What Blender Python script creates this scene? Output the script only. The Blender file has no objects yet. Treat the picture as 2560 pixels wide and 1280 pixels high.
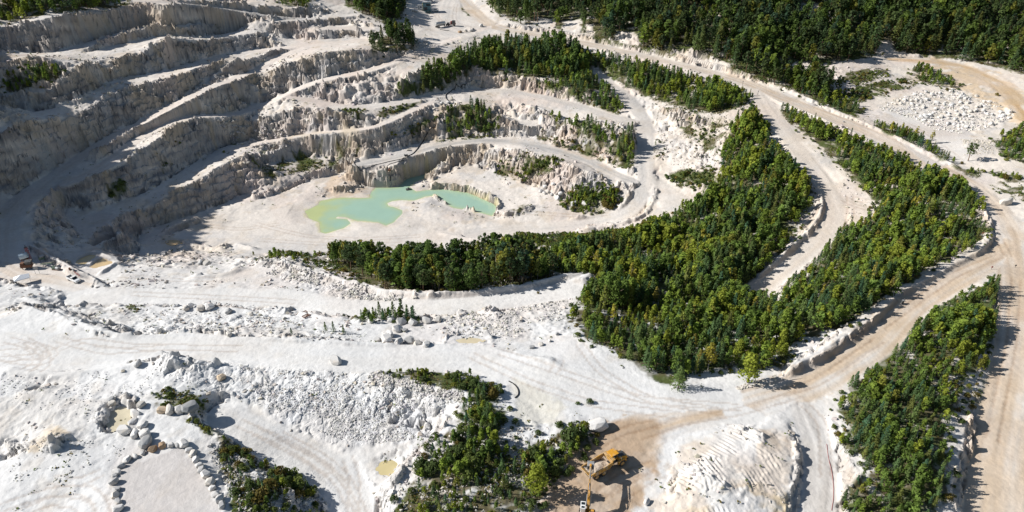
import bpy, bmesh, math, random
import numpy as np
from mathutils import Vector, Matrix
C = bpy.context.scene.collection
SC = bpy.context.scene
rng = np.random.default_rng(7)
R = math.radians

# ------------------------------------------------------------------ camera
F = 1707.0; PITCH = R(31); CAMZ = 111.0
cp, sp = math.cos(PITCH), math.sin(PITCH)
cam = bpy.data.cameras.new('camera'); camo = bpy.data.objects.new('camera', cam); C.objects.link(camo)
camo.location = (0, 0, CAMZ); camo.rotation_euler = (R(90)-PITCH, 0, 0)
cam.sensor_width = 36; cam.lens = 36*F/2560; cam.clip_end = 6000; cam.clip_start = 1
SC.camera = camo

def unp(u, v, z):
    a = (u-1280)/F; b = (640-v)/F
    t = (CAMZ-z)/(sp-b*cp)
    return a*t, (cp+b*sp)*t
def proj(x, y, z):
    dy = y; dz = z-CAMZ
    zc = dy*cp-dz*sp; b = (dy*sp+dz*cp)/zc
    return 1280+F*x/zc, 640-F*b, zc
def tanb(u, v):
    a = (u-1280)/F; b = (640-v)/F
    return (sp-b*cp)/math.hypot(a, cp+b*sp)
def dense(pts, step=6.0):
    out = []
    for p, q in zip(pts[:-1], pts[1:]):
        n = max(1, int(max(abs(q[0]-p[0]), abs(q[1]-p[1]))/step))
        for i in range(n):
            k = i/n; out.append(tuple(p[j]+(q[j]-p[j])*k for j in range(len(p))))
    out.append(tuple(pts[-1])); return out

# ------------------------------------------------------------------ noise
def _h(i, j, s):
    n = (i*374761393 + j*668265263 + s*1442695041) & 0xffffffff
    n = ((n ^ (n >> 13))*1274126177) & 0xffffffff
    return ((n ^ (n >> 16)) & 0xffff)/65535.0
def vnoise(x, y, s=0):
    xi = np.floor(x).astype(np.int64); yi = np.floor(y).astype(np.int64)
    fx = x-xi; fy = y-yi
    fx = fx*fx*fx*(fx*(fx*6-15)+10); fy = fy*fy*fy*(fy*(fy*6-15)+10)
    a = _h(xi, yi, s); b = _h(xi+1, yi, s); c = _h(xi, yi+1, s); d = _h(xi+1, yi+1, s)
    return a+(b-a)*fx+(c-a)*fy+(a-b-c+d)*fx*fy
def fbm(x, y, s=0, o=4, g=0.5):
    r = 0; a = 1; t = 0
    for k in range(o):
        r = r+a*(vnoise(x, y, s+k*17)-.5); t += a; a *= g
        x, y = x*1.62*1.02+y*1.1+3.7, y*1.62-x*1.1*1.02+9.1
    return r/t*2
def ridged(x, y, s=0, o=4):
    r = 0; a = 1; t = 0
    for k in range(o):
        r = r+a*(1-np.abs(2*vnoise(x, y, s+k*13)-1)); t += a; a *= .55
        x, y = x*1.6+y*1.05+5.2, y*1.6-x*1.05+1.3
    return r/t
def cells(x, y, s=0):
    """nearest scattered cell: its own random value and the distance to its middle"""
    xi = np.floor(x).astype(np.int64); yi = np.floor(y).astype(np.int64); best = np.full(x.shape, 9.); val = np.zeros(x.shape)
    for dx in (-1, 0, 1):
        for dy in (-1, 0, 1):
            i = xi+dx; j = yi+dy; d = (i+.15+.7*_h(i, j, s)-x)**2+(j+.15+.7*_h(i, j, s+7)-y)**2
            m = d < best; best = np.where(m, d, best); val = np.where(m, _h(i, j, s+13), val)
    return val, np.sqrt(best)
def sstep(e0, e1, x):
    t = np.clip((x-e0)/(e1-e0), 0, 1); return t*t*(3-2*t)

# ------------------------------------------------------------------ terrain: traced lines, pixels of the photograph with a height
X0, X1, Y0, Y1 = -470., 470., 20., 660.
LINES = []           # world polylines (x,y,z)
def line(*pts):
    LINES.append([(*unp(u, v, z), z) for u, v, z in dense(pts)])
def face(toe, crest, th=48):
    """toe (u,v,z) and crest (u,v): the crest's height follows from a face of th degrees"""
    td = dense(toe); tu = np.array([t[0] for t in td])
    LINES.append([(*unp(u, v, z), z) for u, v, z in td])
    out = []
    T = math.tan(R(th))
    order = np.argsort(tu)
    tus = tu[order]; tv = np.array([td[i][1] for i in order]); tz = np.array([td[i][2] for i in order])
    for u, v in dense(crest):
        vt = np.interp(u, tus, tv); zt = np.interp(u, tus, tz)
        x, y = unp(u, vt, zt); D = math.hypot(x, y); tb = tanb(u, v)
        Dc = (CAMZ-zt+T*D)/(tb+T); z = CAMZ-Dc*tb
        z = max(z, zt+.3)
        out.append((*unp(u, v, z), z))
    LINES.append(out); return out
def wline(*pts): LINES.append(dense([p for p in pts], 1.0))

# roads: name -> (pixel polyline with heights, width in metres, colour key)
ROADS = {
 'main': ([(1150,-8,18),(1185,30,15.5),(1215,58,14),(1262,74,13),(1340,84,12),(1420,99,11),(1500,115,10),(1600,137,9),(1700,160,8),(1800,186,7),(1880,212,6.2),(1920,231,5.6),(1990,260,4.8),(2075,292,3.8),(2150,322,3),(2220,352,2.2),(2295,392,1.5),(2360,428,1.1),(2432,464,.6),(2475,505,.3),(2510,552,.1),(2535,605,0)], 9.5, 'tan1'),
 'lower_right': ([(2535,605,0),(2505,640,0),(2451,662,0),(2357,714,0),(2279,762,0),(2190,858,0),(2090,925,0),(1990,975,0),(1850,1014,0),(1700,1044,0),(1560,1087,0)], 8.5, 'tan2'),
 'far_right': ([(2535,605,0),(2553,720,0),(2556,800,0),(2553,880,-.2),(2535,980,-.4),(2512,1100,-.8),(2496,1200,-1.1),(2484,1300,-1.4)], 11., 'tan2'),
 'south_ramp': ([(2010,1030,-.1),(2045,1120,-.8),(2052,1200,-1.5),(2040,1300,-2.5)], 7., 'grey1'),
 'haul': ([(1893,222,5.9),(1915,260,4.5),(1940,300,3),(1985,360,.5),(2030,420,-2),(2065,465,-4),(2085,510,-5.5),(2082,560,-7),(2045,605,-8.5),(1985,655,-10),(1930,700,-11.5),(1880,742,-12.5)], 8., 'tan0'),
 'ramp': ([(1485,180,2),(1530,215,0),(1580,255,-2.5),(1612,300,-6),(1614,350,-9),(1608,400,-12),(1615,450,-15),(1605,495,-18.5),(1570,530,-21),(1500,552,-23),(1400,565,-24.5),(1300,572,-25.5),(1180,585,-26)], 8., 'grey0'),
 'terrace': ([(1590,303,-6),(1540,295,-5.5),(1450,265,-5),(1340,237,-4),(1250,225,-3.5),(1170,226,-3.3),(1100,238,-3),(1020,252,-2.5),(950,263,-2.2),(890,268,-2)], 7., 'grey0'),
 'gravel': ([(1592,455,-15.3),(1540,437,-15.5),(1480,405,-15),(1400,375,-14.5),(1300,355,-14.5),(1200,352,-15),(1100,366,-16),(1030,385,-17),(950,400,-18),(890,412,-18.5)], 6., 'grey2'),
 'bench_track': ([(562,378,-14.5),(640,358,-13.5),(720,345,-11.5),(802,331,-9.5),(870,328,-8),(937,318,-6.5),(985,298,-5),(1040,272,-3.8),(1077,255,-3.3)], 4.5, 'pink'),
 'upper_ramp': ([(1240,62,13.5),(1170,85,13.2),(1100,108,12.5),(1040,132,11),(985,155,9.5),(930,175,8.3),(860,190,7),(815,198,6.5),(760,215,4),(700,245,0),(640,268,-3.5),(590,287,-3.2),(520,290,-.8),(470,292,-.5),(430,304,-1),(390,322,-2.5),(345,347,-4),(290,392,-5.5),(230,432,-6.8),(165,460,-8)], 6., 'pink'),
 'ramp_foot': ([(715,240,1),(790,252,-.5),(850,264,-1.5),(890,268,-2)], 5., 'pink'),
 'strip': ([(760,118,13.5),(700,140,11),(640,178,8.5),(580,200,8.5),(531,216,8.7),(470,247,6),(422,272,3.5),(365,303,.5),(312,327,-2),(250,365,-4),(188,402,-6),(120,450,-8),(60,505,-9),(25,560,-9.8),(25,630,-10.6)], 7., 'pink'),
 'grey_rim': ([(300,2,37.5),(400,5,37),(450,8,35.5),(520,15,32),(600,28,27.5),(660,37,25),(720,44,23),(777,47,22)], 4., 'grey2'),
 'upper_fore': ([(200,742,-10.6),(330,742,-10.5),(450,742,-10.5),(560,740,-10.5),(650,742,-10),(750,752,-9.5),(850,768,-8.5),(950,775,-8),(1050,770,-7.5),(1150,760,-7),(1250,750,-6.8),(1350,738,-6.5),(1430,722,-6)], 9., 'white'),
 'lower_fore': ([(-60,860,-1.5),(150,880,-1.2),(300,872,-1),(450,863,-1),(600,876,-1),(750,890,-1),(900,897,-1),(1050,895,-1),(1180,892,-1),(1300,925,-.5),(1420,960,0),(1550,985,0),(1700,1010,0),(1850,1015,0)], 11., 'white'),
 'sand': ([(2240,148,10.5),(2330,152,10),(2400,165,9.5),(2480,200,8.4),(2530,240,7.2),(2575,300,5.5)], 10., 'sand'),
 'top_yard': ([(1125,-8,18),(1110,30,16),(1110,70,14),(1150,85,13.2)], 20., 'grey0'),
 'upper_bench': ([(700,52,22.3),(777,47,22),(830,43,22),(890,36,22)], 6., 'grey0'),
 'flat_bench': ([(820,70,18.5),(870,70,18),(915,72,17.5)], 9., 'pink'),
 'mid_bench': ([(640,128,12),(760,115,13.5),(840,108,14),(900,100,14.5)], 8., 'pink'),
 'plant_yard': ([(20,668,-11),(60,690,-11),(120,694,-10.8),(200,712,-10.6)], 9., 'tan0'),
 'rubble_track': ([(560,1040,-3),(640,1085,-4),(700,1120,-5),(800,1165,-5.8),(870,1225,-6.4),(885,1300,-7)], 9., 'white'),
}
# pit floor and the first lift
line((640,560,-26),(800,600,-25.8),(1000,600,-26),(1150,590,-26)); line((520,560,-26),(560,600,-26),(640,620,-26)); line((433,600,-26),(450,612,-26),(400,612,-26))
line((640,520,-26),(740,500,-26)); line((1100,560,-26),(1200,560,-26))
T5C = face([(640,345,-13),(575,362,-14.5),(545,372,-15),(510,392,-15.3),(460,420,-16),(420,450,-16.5),(340,490,-17),(300,500,-17),(262,520,-17),(225,540,-17.2)],
     [(640,292),(600,285),(560,275),(515,266),(470,302),(431,320),(353,376),(312,405),(256,430),(190,452),(134,478)], 42)
face([(640,490,-26),(600,488,-26),(560,508,-26),(512,528,-26),(469,541,-26),(400,562,-26),(353,577,-26),(340,615,-26),(300,620,-26),(272,622,-25)],
     [(640,375),(600,390),(545,417),(510,442),(469,464),(430,480),(384,508),(330,528),(290,541),(272,552)], 42)
line((272,552,-17),(285,572,-17.5),(306,587,-18),(270,597,-18),(246,606,-18.5))
line((256,622,-24),(240,618,-21),(232,612,-19))
# second: ramp strip above the lower strip
face([(640,262,-3.6),(600,262,-3.5),(540,268,-2),(490,280,-.8),(440,292,-.9),(400,307,-1.8),(353,332,-3.5),(300,368,-5),(240,415,-6.6)],
     [(640,188),(600,198),(512,227),(470,252),(425,279),(400,292),(350,320),(300,342),(240,385)], 46)
face([(690,240,-.2),(760,212,3.6),(815,193,6.4),(870,183,7.1),(935,168,8.2)],[(690,176),(760,146),(820,130),(880,125),(930,124)], 46)
# W3: ridge over the ramp strip
face([(600,186,8.4),(540,190,8.6),(490,210,8.2),(470,232,6.5),(430,258,4.2),(380,283,1.6),(297,322,-1.8),(240,355,-3.8),(188,388,-5.6),(60,470,-8.6),(0,520,-9.3)],
     [(600,150),(540,160),(505,165),(450,188),(390,200),(320,222),(281,232),(235,262),(190,290),(94,302),(0,330)], 47)
line((281,212,14),(319,190,14),(415,181,13.5),(470,160,12.5),(530,145,12),(600,135,12),(640,126,12))
line((600,150,10.5),(560,158,10.5),(530,162,10.5))
# W2 and the bushy slope above
W2 = face([(640,122,12),(600,128,12),(540,138,12.3),(490,150,12.6),(440,165,13),(410,178,13.3),(330,186,14.5),(262,208,14),(200,244,12),(130,272,10),(0,292,8.5)],
     [(640,82),(580,92),(530,98),(480,101),(440,95),(410,99),(380,110),(330,160),(262,166),(205,162),(165,178),(120,228),(60,234),(0,240)], 46)
def zw(u): return float(np.interp(-u, [-proj(*p)[0] for p in W2], [p[2] for p in W2]))
face([(165,172,zw(165)+.2),(120,222,zw(120)+.2),(60,228,zw(60)+.2),(0,234,zw(0)+.2)],[(169,156),(134,152),(106,139),(56,143),(0,158)], 40)
line((262,158,zw(262)+.3),(300,142,22.5),(380,105,23),(430,88,24))
# T1 upper bench and the high wall
face([(870,62,18),(800,63,18),(720,66,17.5),(640,72,17),(560,84,17),(520,91,18),(470,93,20.5),(430,86,22.5),(380,92,23),(330,103,23.2),(259,118,23),(216,132,23)],
     [(900,55),(870,47),(800,51),(720,57),(640,58),(560,64),(470,68),(415,65),(387,66),(337,79),(259,98),(220,118)], 50)
HW = face([(640,50,21.5),(560,56,22.5),(470,61,25),(412,60,28),(353,67,25.5),(281,85,24.8),(200,110,24.2),(134,131,24),(62,134,24),(0,139,24)],
     [(640,36),(600,32),(520,18),(450,12),(387,11),(337,14),(265,28),(188,40),(150,40),(94,50),(50,60),(0,78)], 57)
face([(905,94,14.6),(880,92,14.7),(840,96,14.3),(775,100,13.8),(720,96,13.4)],[(905,86),(880,84),(850,80),(800,82),(760,84)], 50)
# hill behind the high wall and left rim
for oy, oz in ((14, 1.5), (34, 9), (70, 22)): wline(*[(x-oy*.3, y+oy, z+oz) for x, y, z in HW[::-1][::8]])
line((480,0,36),(560,4,32),(640,8,31),(700,22,27),(740,20,27),(800,8,27)); line((800,28,24.5),(860,8,25),(900,0,25)); line((800,36,22.5),(830,34,22.6))
wline((-186,203,-9.5),(-192,218,-9.5),(-207,246,-8)); wline((-203,203,16),(-211,216,24),(-227,245,32),(-250,300,42),(-272,338,46)); wline((-260,190,14),(-290,250,38),(-320,340,52)); wline((-198,188,0),(-225,170,2))
wline((-460,40,25),(-460,300,55),(-460,640,70)); wline((-300,640,66),(-100,640,50),(100,640,40),(300,640,48),(460,640,48)); wline((460,20,4),(460,300,14),(460,640,40)); wline((-460,22,5),(-150,22,0),(150,22,0),(460,22,4))
wline((-180,80,1),(-200,120,1))
# nose and curved wall by the plant
line((134,478,-8.6),(120,490,-9.2),(95,512,-9.8),(76,545,-10.2),(76,600,-10.8),(82,618,-10.6))
line((185,500,-16),(160,530,-17),(180,560,-17.5),(205,585,-18),(228,606,-18.5)); line((200,520,-17.2),(230,560,-17.5),(240,590,-18))
line((110,628,-11.5),(150,645,-12.5),(200,672,-13),(240,690,-13),(262,712,-12))
line((150,600,-15),(180,620,-15),(200,632,-14.6)); line((184,655,-13.9),(215,671,-13.9),(285,655,-14),(240,628,-13.9),(205,640,-13.9))
line((255,636,-13.2),(285,648,-13.5),(300,662,-13.5))
# near rim of the pit
line((300,640,-25),(400,640,-25.8),(640,612,-26),(800,632,-25.5),(900,642,-25),(1150,640,-26))
line((310,656,-17),(345,660,-15.5),(400,668,-14.3),(500,674,-14),(560,676,-14),(640,657,-13.2),(700,655,-12.5),(760,680,-12),(860,704,-10.5),(960,730,-9),(1050,740,-8),(1200,737,-7.5),(1300,722,-7),(1400,697,-6.5),(1480,692,-6))
line((300,690,-12.5),(420,695,-12.8),(540,700,-13)); line((640,690,-12),(700,705,-11.5))
# lobes round the pond, face below the gravel terrace
face([(865,428,-24.5),(925,470,-26.5),(960,469,-26.5),(996,468,-26.6),(1012,450,-26.6),(1030,443,-26.6),(1085,429,-26.6),(1118,424,-26.5),(1180,420,-25)],
     [(865,414),(890,430),(930,436),(975,437),(1000,427),(1020,418),(1060,407),(1115,399),(1180,392)], 50)
face([(640,498,-25.8),(700,481,-25.6),(780,448,-25),(865,428,-24.5)],[(640,484),(700,469),(775,436),(860,413)], 50)
line((900,420,-18.6),(960,425,-18.6),(1020,400,-18),(950,412,-18.3))
line((1035,462,-25.6),(1075,458,-25),(1110,458,-24),(1160,455,-23.6),(1200,472,-23.6),(1240,497,-24),(1268,515,-24.5))
line((1134,420,-24),(1109,437,-24.6),(1046,447,-25.6)); line((1160,430,-23.5),(1250,460,-23.3),(1350,510,-23.5),(1450,530,-23.5),(1300,520,-24)); line((1270,450,-22.5),(1350,470,-22.5),(1400,500,-23))
face([(1060,420,-22),(1180,415,-23),(1240,432,-22.6),(1300,450,-22),(1420,500,-22),(1500,520,-22)],[(1060,402),(1180,380),(1240,372),(1300,372),(1420,410),(1500,440)], 30)
# mid terraces between the roads
face([(890,400,-18),(950,385,-17.2),(1000,372,-16.5),(1060,352,-15.5),(1150,342,-14.8),(1250,340,-14.3),(1330,345,-14)],[(890,350),(950,335),(1000,310),(1060,300),(1150,262),(1230,282),(1330,322)], 40)
line((1165,240,-3.4),(1150,262,-4.5),(1120,290,-9)); line((1240,285,-9),(1300,300,-9.5),(1350,300,-9)); line((1250,245,-4),(1330,262,-5),(1400,290,-6)); line((1300,330,-13),(1400,345,-13))
face([(1590,430,-14),(1540,420,-15),(1500,395,-14.6),(1440,372,-14.2)],[(1588,330),(1540,315),(1500,305),(1440,300)], 34)
face([(1000,250,-2.5),(1100,232,-2.9),(1200,220,-3.2),(1300,225,-3.7),(1400,248,-4.6),(1480,270,-5)],[(1000,215),(1100,180),(1200,165),(1300,190),(1400,212),(1480,225)], 36)
line((1000,200,6.5),(1080,160,8),(1180,125,10),(1260,105,11),(1350,120,9.5),(1430,140,7.5),(1480,165,4))
face([(750,338,-11),(840,328,-9),(937,314,-6.4)],[(640,300),(750,268),(840,275),(920,285)], 40)
line((640,420,-20),(720,400,-20),(820,390,-19.5),(870,405,-19.5)); line((640,400,-17),(720,375,-15.5),(800,352,-13),(880,350,-11.5))
# east of the ramp
line((1640,440,-15.3),(1700,480,-16),(1750,512,-16.5),(1650,505,-17)); line((1640,390,-11),(1690,395,-10.5),(1750,400,-10))
line((1640,330,-8),(1700,320,-5),(1760,310,-2)); line((1660,270,-1),(1760,295,0),(1850,290,2)); line((1630,280,-4),(1680,300,-5.5))
line((1850,330,0),(1880,420,-5),(1920,520,-8)); line((1800,420,-8),(1850,500,-11),(1880,600,-12)); line((1650,560,-19),(1750,560,-16),(1800,640,-14))
line((1300,600,-25.5),(1450,590,-23.5),(1560,575,-21.5)); line((1260,640,-22),(1400,640,-19),(1550,650,-16))
line((1450,760,-5.5),(1500,800,-4),(1700,800,-7),(1800,760,-10)); line((1420,830,-1.5),(1500,865,-.8),(1600,915,-.2),(1660,965,0),(1720,975,0),(1840,955,0),(1930,955,.2))
line((1920,740,-10.5),(2050,640,-7),(2130,565,-5)); line((2140,500,-5),(2185,520,-4.6),(2180,495,-4.2)); line((1980,920,.6),(2100,835,1),(2200,755,1),(2300,690,.8),(2400,645,.8),(2460,600,.8)); line((1800,880,-1),(2000,800,-3),(2200,680,-3),(2350,560,-1.5))
line((2000,320,2),(2150,400,-.5),(2300,470,-.5)); line((1965,275,4.4),(2100,330,2.6),(2250,395,1.2))
# foreground
line((0,712,-9.4),(60,722,-8.6),(110,732,-9),(140,745,-9.6)); line((50,745,-7.5),(120,762,-7.5),(180,777,-7),(300,806,-6),(345,832,-4)); line((50,758,-1.6),(110,778,-1.2),(160,798,-.8),(230,822,-.6),(330,850,-.8))
line((0,800,-1.6),(100,830,-1.5),(200,850,-1.3)); line((0,920,-1.2),(120,930,-1),(250,930,-.8),(300,920,-.6))
line((470,800,-6.5),(650,795,-6),(760,800,-5.5),(900,808,-4.6),(1150,805,-4.2),(1280,800,-4)); line((560,830,-2.4),(800,845,-2),(1100,864,-1.8),(1250,850,-1.8))
line((1220,775,-4.6),(1240,778,-3),(1260,785,-3.4)); line((1350,790,-3.6),(1400,830,-1.4))
line((380,905,-.4),(430,890,3),(490,887,2.6),(560,905,0),(700,905,-.6),(840,915,0),(920,925,0),(1000,950,.3),(1100,975,.5),(1160,992,.3))
line((440,930,1.2),(400,945,.2)); line((560,960,-1.2),(620,1000,-2.6),(760,1020,-3.4),(900,1050,-4),(1050,1075,-4.2))
line((1165,1000,.2),(1120,1060,.2),(1060,1112,-.2),(1015,1170,-.6),(980,1230,-1.2),(955,1300,-1.8)); line((1090,1090,-4.2),(1045,1120,-4.8),(990,1172,-5.4),(955,1215,-6),(925,1300,-6.6))
line((590,1060,-1),(700,1110,-2),(790,1170,-2.5),(835,1220,-3),(848,1300,-3.4)); line((620,1220,-.6),(700,1230,-1)); line((480,1000,-.4),(560,1100,-.6))
line((300,1180,0),(430,1128,0),(540,1200,0),(560,1300,0)); line((420,1220,0),(400,1300,0)); line((290,1290,0),(285,1230,0))
line((125,1085,2.6),(135,1100,2.8)); line((60,1120,.8),(185,1130,.6),(210,1085,.4)); line((5,1120,-3),(20,1140,-3)); line((92,985,-2.6),(110,990,-2.6)); line((60,970,.2),(150,972,.2)); line((380,960,.6),(450,985,.2)); line((200,1230,-.2),(100,1270,-.2),(0,1240,-.2)); line((230,1000,.3),(220,1060,.3))
line((1250,1100,.8),(1150,1200,.8),(1300,1250,.6)); line((1000,925,.6),(1120,960,.7),(1230,1010,.5)); line((1330,1020,-.3),(1360,1060,-.3)); line((1400,1010,.2),(1450,1050,.4))
line((1420,1230,-.3),(1550,1180,-.3),(1600,1260,-.3),(1500,1110,-.2),(1600,1080,-.1))
line((1978,1056,.2),(1990,1110,.5),(1998,1160,.4),(1988,1220,.1),(1956,1300,-.5)); line((2002,1066,-.5),(2013,1120,-.9),(2020,1170,-1.3),(2010,1230,-1.8),(1985,1300,-2.5))
line((1840,1082,1.1),(1895,1085,2.2),(1905,1100,1.8)); line((1760,1190,3.),(1800,1200,3.2)); line((1850,1230,1.8),(1870,1190,1.7)); line((1690,1200,1.6),(1710,1240,1.2)); line((1650,1290,0),(1680,1120,0)); line((1760,1275,1.2),(1850,1285,1.2))
line((2100,1050,.6),(2150,1200,1.2),(2300,1000,2.2),(2300,1200,2.2),(2400,850,1.8),(2500,720,1)); line((2085,1110,.2),(2090,1200,-.4),(2095,1290,-1))
line((2428,1040,1.3),(2425,1120,1.1),(2405,1200,.8),(2385,1300,.4)); line((2441,1045,-.2),(2440,1120,-.5),(2421,1200,-.8),(2402,1300,-1.2))
# right quarry and forest hill
line((2150,280,3.2),(2250,335,2.2),(2400,400,1.4)); line((2300,300,3.6),(2400,310,3.6),(2480,290,4.4),(2545,285,5)); line((2330,235,5.5),(2450,250,6)); line((2300,420,1),(2500,470,.6),(2560,500,.4)); line((2420,330,3),(2560,340,4)); line((2420,360,4.5),(2470,365,4.5))
line((1955,195,6),(1975,172,9.5),(2030,175,9.5),(2075,210,6)); line((2100,168,11),(2180,165,11),(2230,185,8.5)); line((2100,225,6),(2250,205,7.5)); line((2480,270,5),(2560,330,4.4))
line((1300,20,18),(1450,60,16),(1600,90,15),(1750,130,13),(1900,150,12),(2050,150,12),(2200,120,13),(2350,125,12.5),(2560,170,10.5)); line((1300,-20,24),(1600,-10,28),(1900,-10,30),(2200,-10,30),(2560,-10,28)); line((1700,50,21),(2000,60,21),(2300,60,20),(2560,90,18))
line((1270,60,14),(1400,92,12),(1560,120,12),(1640,140,11),(1750,160,10),(1880,185,8.5))
line((940,125,14),(1030,112,14)); line((1000,30,19),(900,20,24),(1040,10,20)); line((920,60,19),(985,70,17),(1010,90,15.5))

G = 1.0
nx, ny = int((X1-X0)/G)+1, int((Y1-Y0)/G)+1
FG = 0.5
fx, fy = int((X1-X0)/FG)+1, int((Y1-Y0)/FG)+1
# road stamp on the fine grid
RD = np.full((fy, fx), 99., np.float32); RZ = np.zeros((fy, fx), np.float32); RS = np.zeros((fy, fx), np.float32); RL = np.zeros((fy, fx), np.float32); RK = np.full((fy, fx), -1, np.int8); RW = np.ones((fy, fx), np.float32)
RKEYS = list(ROADS)
def wroad(pts):
    w = [(*unp(u, v, z), z) for u, v, z in dense(pts, 8)]
    w = np.array(w)
    for _ in range(6):          # drivable: ease the kinks
        w[1:-1] = .25*w[:-2]+.5*w[1:-1]+.25*w[2:]
    return w
def resample(w, step):
    w = np.asarray(w); d = np.r_[0, np.cumsum(np.hypot(np.diff(w[:,0]), np.diff(w[:,1])))]
    s = np.arange(0, d[-1], step)
    return np.stack([np.interp(s, d, w[:,k]) for k in range(w.shape[1])], 1), s
for k, name in enumerate(RKEYS):
    pts, wd, col = ROADS[name]
    P, S = resample(wroad(pts), .4)
    T = np.gradient(P[:, :2], axis=0); T /= np.linalg.norm(T, axis=1)[:, None]+1e-9
    rad = wd/2+4; kr = int(rad/FG)+1
    for (x, y, z), s, (tx, ty) in zip(P, S, T):
        i = int((x-X0)/FG); j = int((y-Y0)/FG)
        i0, i1, j0, j1 = max(0, i-kr), min(fx, i+kr+1), max(0, j-kr), min(fy, j+kr+1)
        if i0 >= i1 or j0 >= j1: continue
        xx = X0+np.arange(i0, i1)*FG-x; yy = Y0+np.arange(j0, j1)*FG-y
        dx, dy = np.meshgrid(xx, yy); d = np.hypot(dx, dy)-wd/2
        sl = (slice(j0, j1), slice(i0, i1)); m = d < RD[sl]
        RD[sl][m] = d[m]; RZ[sl][m] = z; RS[sl][m] = s; RL[sl][m] = (dx*ty-dy*tx)[m]; RK[sl][m] = k; RW[sl][m] = wd
csum = np.zeros((ny, nx)); ccnt = np.zeros((ny, nx))
for L in LINES:
    P, _ = resample(np.array(L), .5) if len(L) > 1 else (np.array(L), 0)
    if len(P) == 0: P = np.array(L)
    i = np.round((P[:,0]-X0)/G).astype(int); j = np.round((P[:,1]-Y0)/G).astype(int)
    ok = (i >= 0) & (i < nx) & (j >= 0) & (j < ny)
    np.add.at(csum, (j[ok], i[ok]), P[ok, 2]); np.add.at(ccnt, (j[ok], i[ok]), 1)
rd1 = RD[::2, ::2]; rz1 = RZ[::2, ::2]
m = rd1 < -.3
csum[m] = rz1[m]*50; ccnt[m] = 50
def solve(cs, cc, lev):
    if lev == 0 or min(cs.shape) < 24:
        h = np.full(cs.shape, cs.sum()/max(cc.sum(), 1)); it = 600
    else:
        a, b = cs.shape; a2, b2 = (a+1)//2, (b+1)//2
        p = np.zeros((a2*2, b2*2)); q = p.copy(); p[:a, :b] = np.where(cc > 0, cs/np.maximum(cc, 1), 0); q[:a, :b] = cc > 0
        h2 = solve(p.reshape(a2, 2, b2, 2).sum((1, 3)), q.reshape(a2, 2, b2, 2).sum((1, 3)), lev-1)
        h = np.repeat(np.repeat(h2, 2, 0), 2, 1)[:a, :b]; it = 160
    msk = cc > 0; val = np.where(msk, cs/np.maximum(cc, 1), 0)
    for _ in range(it):
        h[msk] = val[msk]
        e = np.pad(h, 1, mode='edge')
        h = .25*(e[:-2, 1:-1]+e[2:, 1:-1]+e[1:-1, :-2]+e[1:-1, 2:])
    h[msk] = val[msk]
    return h
H0 = solve(csum, ccnt, 5)
def blur(h, n=1):
    for _ in range(n):
        e = np.pad(h, 1, mode='edge'); h = .25*e[1:-1, 1:-1]*2+.125*(e[:-2, 1:-1]+e[2:, 1:-1]+e[1:-1, :-2]+e[1:-1, 2:])
    return h
def bil(A, x, y, g):
    u = np.clip((x-X0)/g, 0, A.shape[1]-1.001); v = np.clip((y-Y0)/g, 0, A.shape[0]-1.001)
    i = u.astype(int); j = v.astype(int); a = u-i; b = v-j
    return A[j, i]*(1-a)*(1-b)+A[j, i+1]*a*(1-b)+A[j+1, i]*(1-a)*b+A[j+1, i+1]*a*b
FX, FY = np.meshgrid(X0+np.arange(fx)*FG, Y0+np.arange(fy)*FG)
HF = bil(H0, FX, FY, G)
HF = np.minimum(HF, blur(HF, 10)+1.6); HF = np.maximum(HF, blur(HF, 10)-2.2)
k = sstep(2.2, -.6, RD); HF = HF*(1-k)+RZ*k

def hit(u, v, A=None):
    """the point of the ground that stands at this pixel"""
    a = (u-1280)/F; b = (640-v)/F
    dirx, diry, dirz = a, cp+b*sp, -sp+b*cp
    t = np.arange(70, 760, .4)
    x, y, z = dirx*t, diry*t, CAMZ+dirz*t
    g = bil(HF, x, y, FG); below = np.nonzero((z < g) & (x > X0) & (x < X1) & (y > Y0) & (y < Y1))[0]
    k = below[0] if len(below) else len(t)-1
    return float(x[k]), float(y[k]), float(g[k])
def hgt(x, y): return float(bil(HF, np.array([x]), np.array([y]), FG)[0])
def wpoly(pts, z=None):
    if z is not None: return np.array([unp(u, v, z) for u, v in pts])
    return np.array([hit(u, v)[:2] for u, v in pts])
def inpoly(x, y, P):
    r = np.zeros(x.shape, bool); n = len(P)
    for i in range(n):
        x1, y1 = P[i]; x2, y2 = P[(i+1) % n]
        if y1 == y2: continue
        c = ((y1 > y) != (y2 > y)) & (x < (x2-x1)*(y-y1)/(y2-y1)+x1)
        r ^= c
    return r
def pmask(P, pad=0):
    M = np.zeros((fy, fx), np.float32)
    i0, i1 = int((P[:,0].min()-X0)/FG)-1, int((P[:,0].max()-X0)/FG)+2
    j0, j1 = int((P[:,1].min()-Y0)/FG)-1, int((P[:,1].max()-Y0)/FG)+2
    i0, j0 = max(i0, 0), max(j0, 0); i1, j1 = min(i1, fx), min(j1, fy)
    if i0 < i1 and j0 < j1: M[j0:j1, i0:i1] = inpoly(FX[j0:j1, i0:i1], FY[j0:j1, i0:i1], P)
    return M
def pdist(x, y, P):
    d = np.full(x.shape, 1e9)
    for i in range(len(P)):
        a = P[i]; b = P[(i+1) % len(P)]; ab = b-a; L = (ab**2).sum()+1e-9
        t = np.clip(((x-a[0])*ab[0]+(y-a[1])*ab[1])/L, 0, 1)
        d = np.minimum(d, np.hypot(x-a[0]-t*ab[0], y-a[1]-t*ab[1]))
    return d
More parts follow.
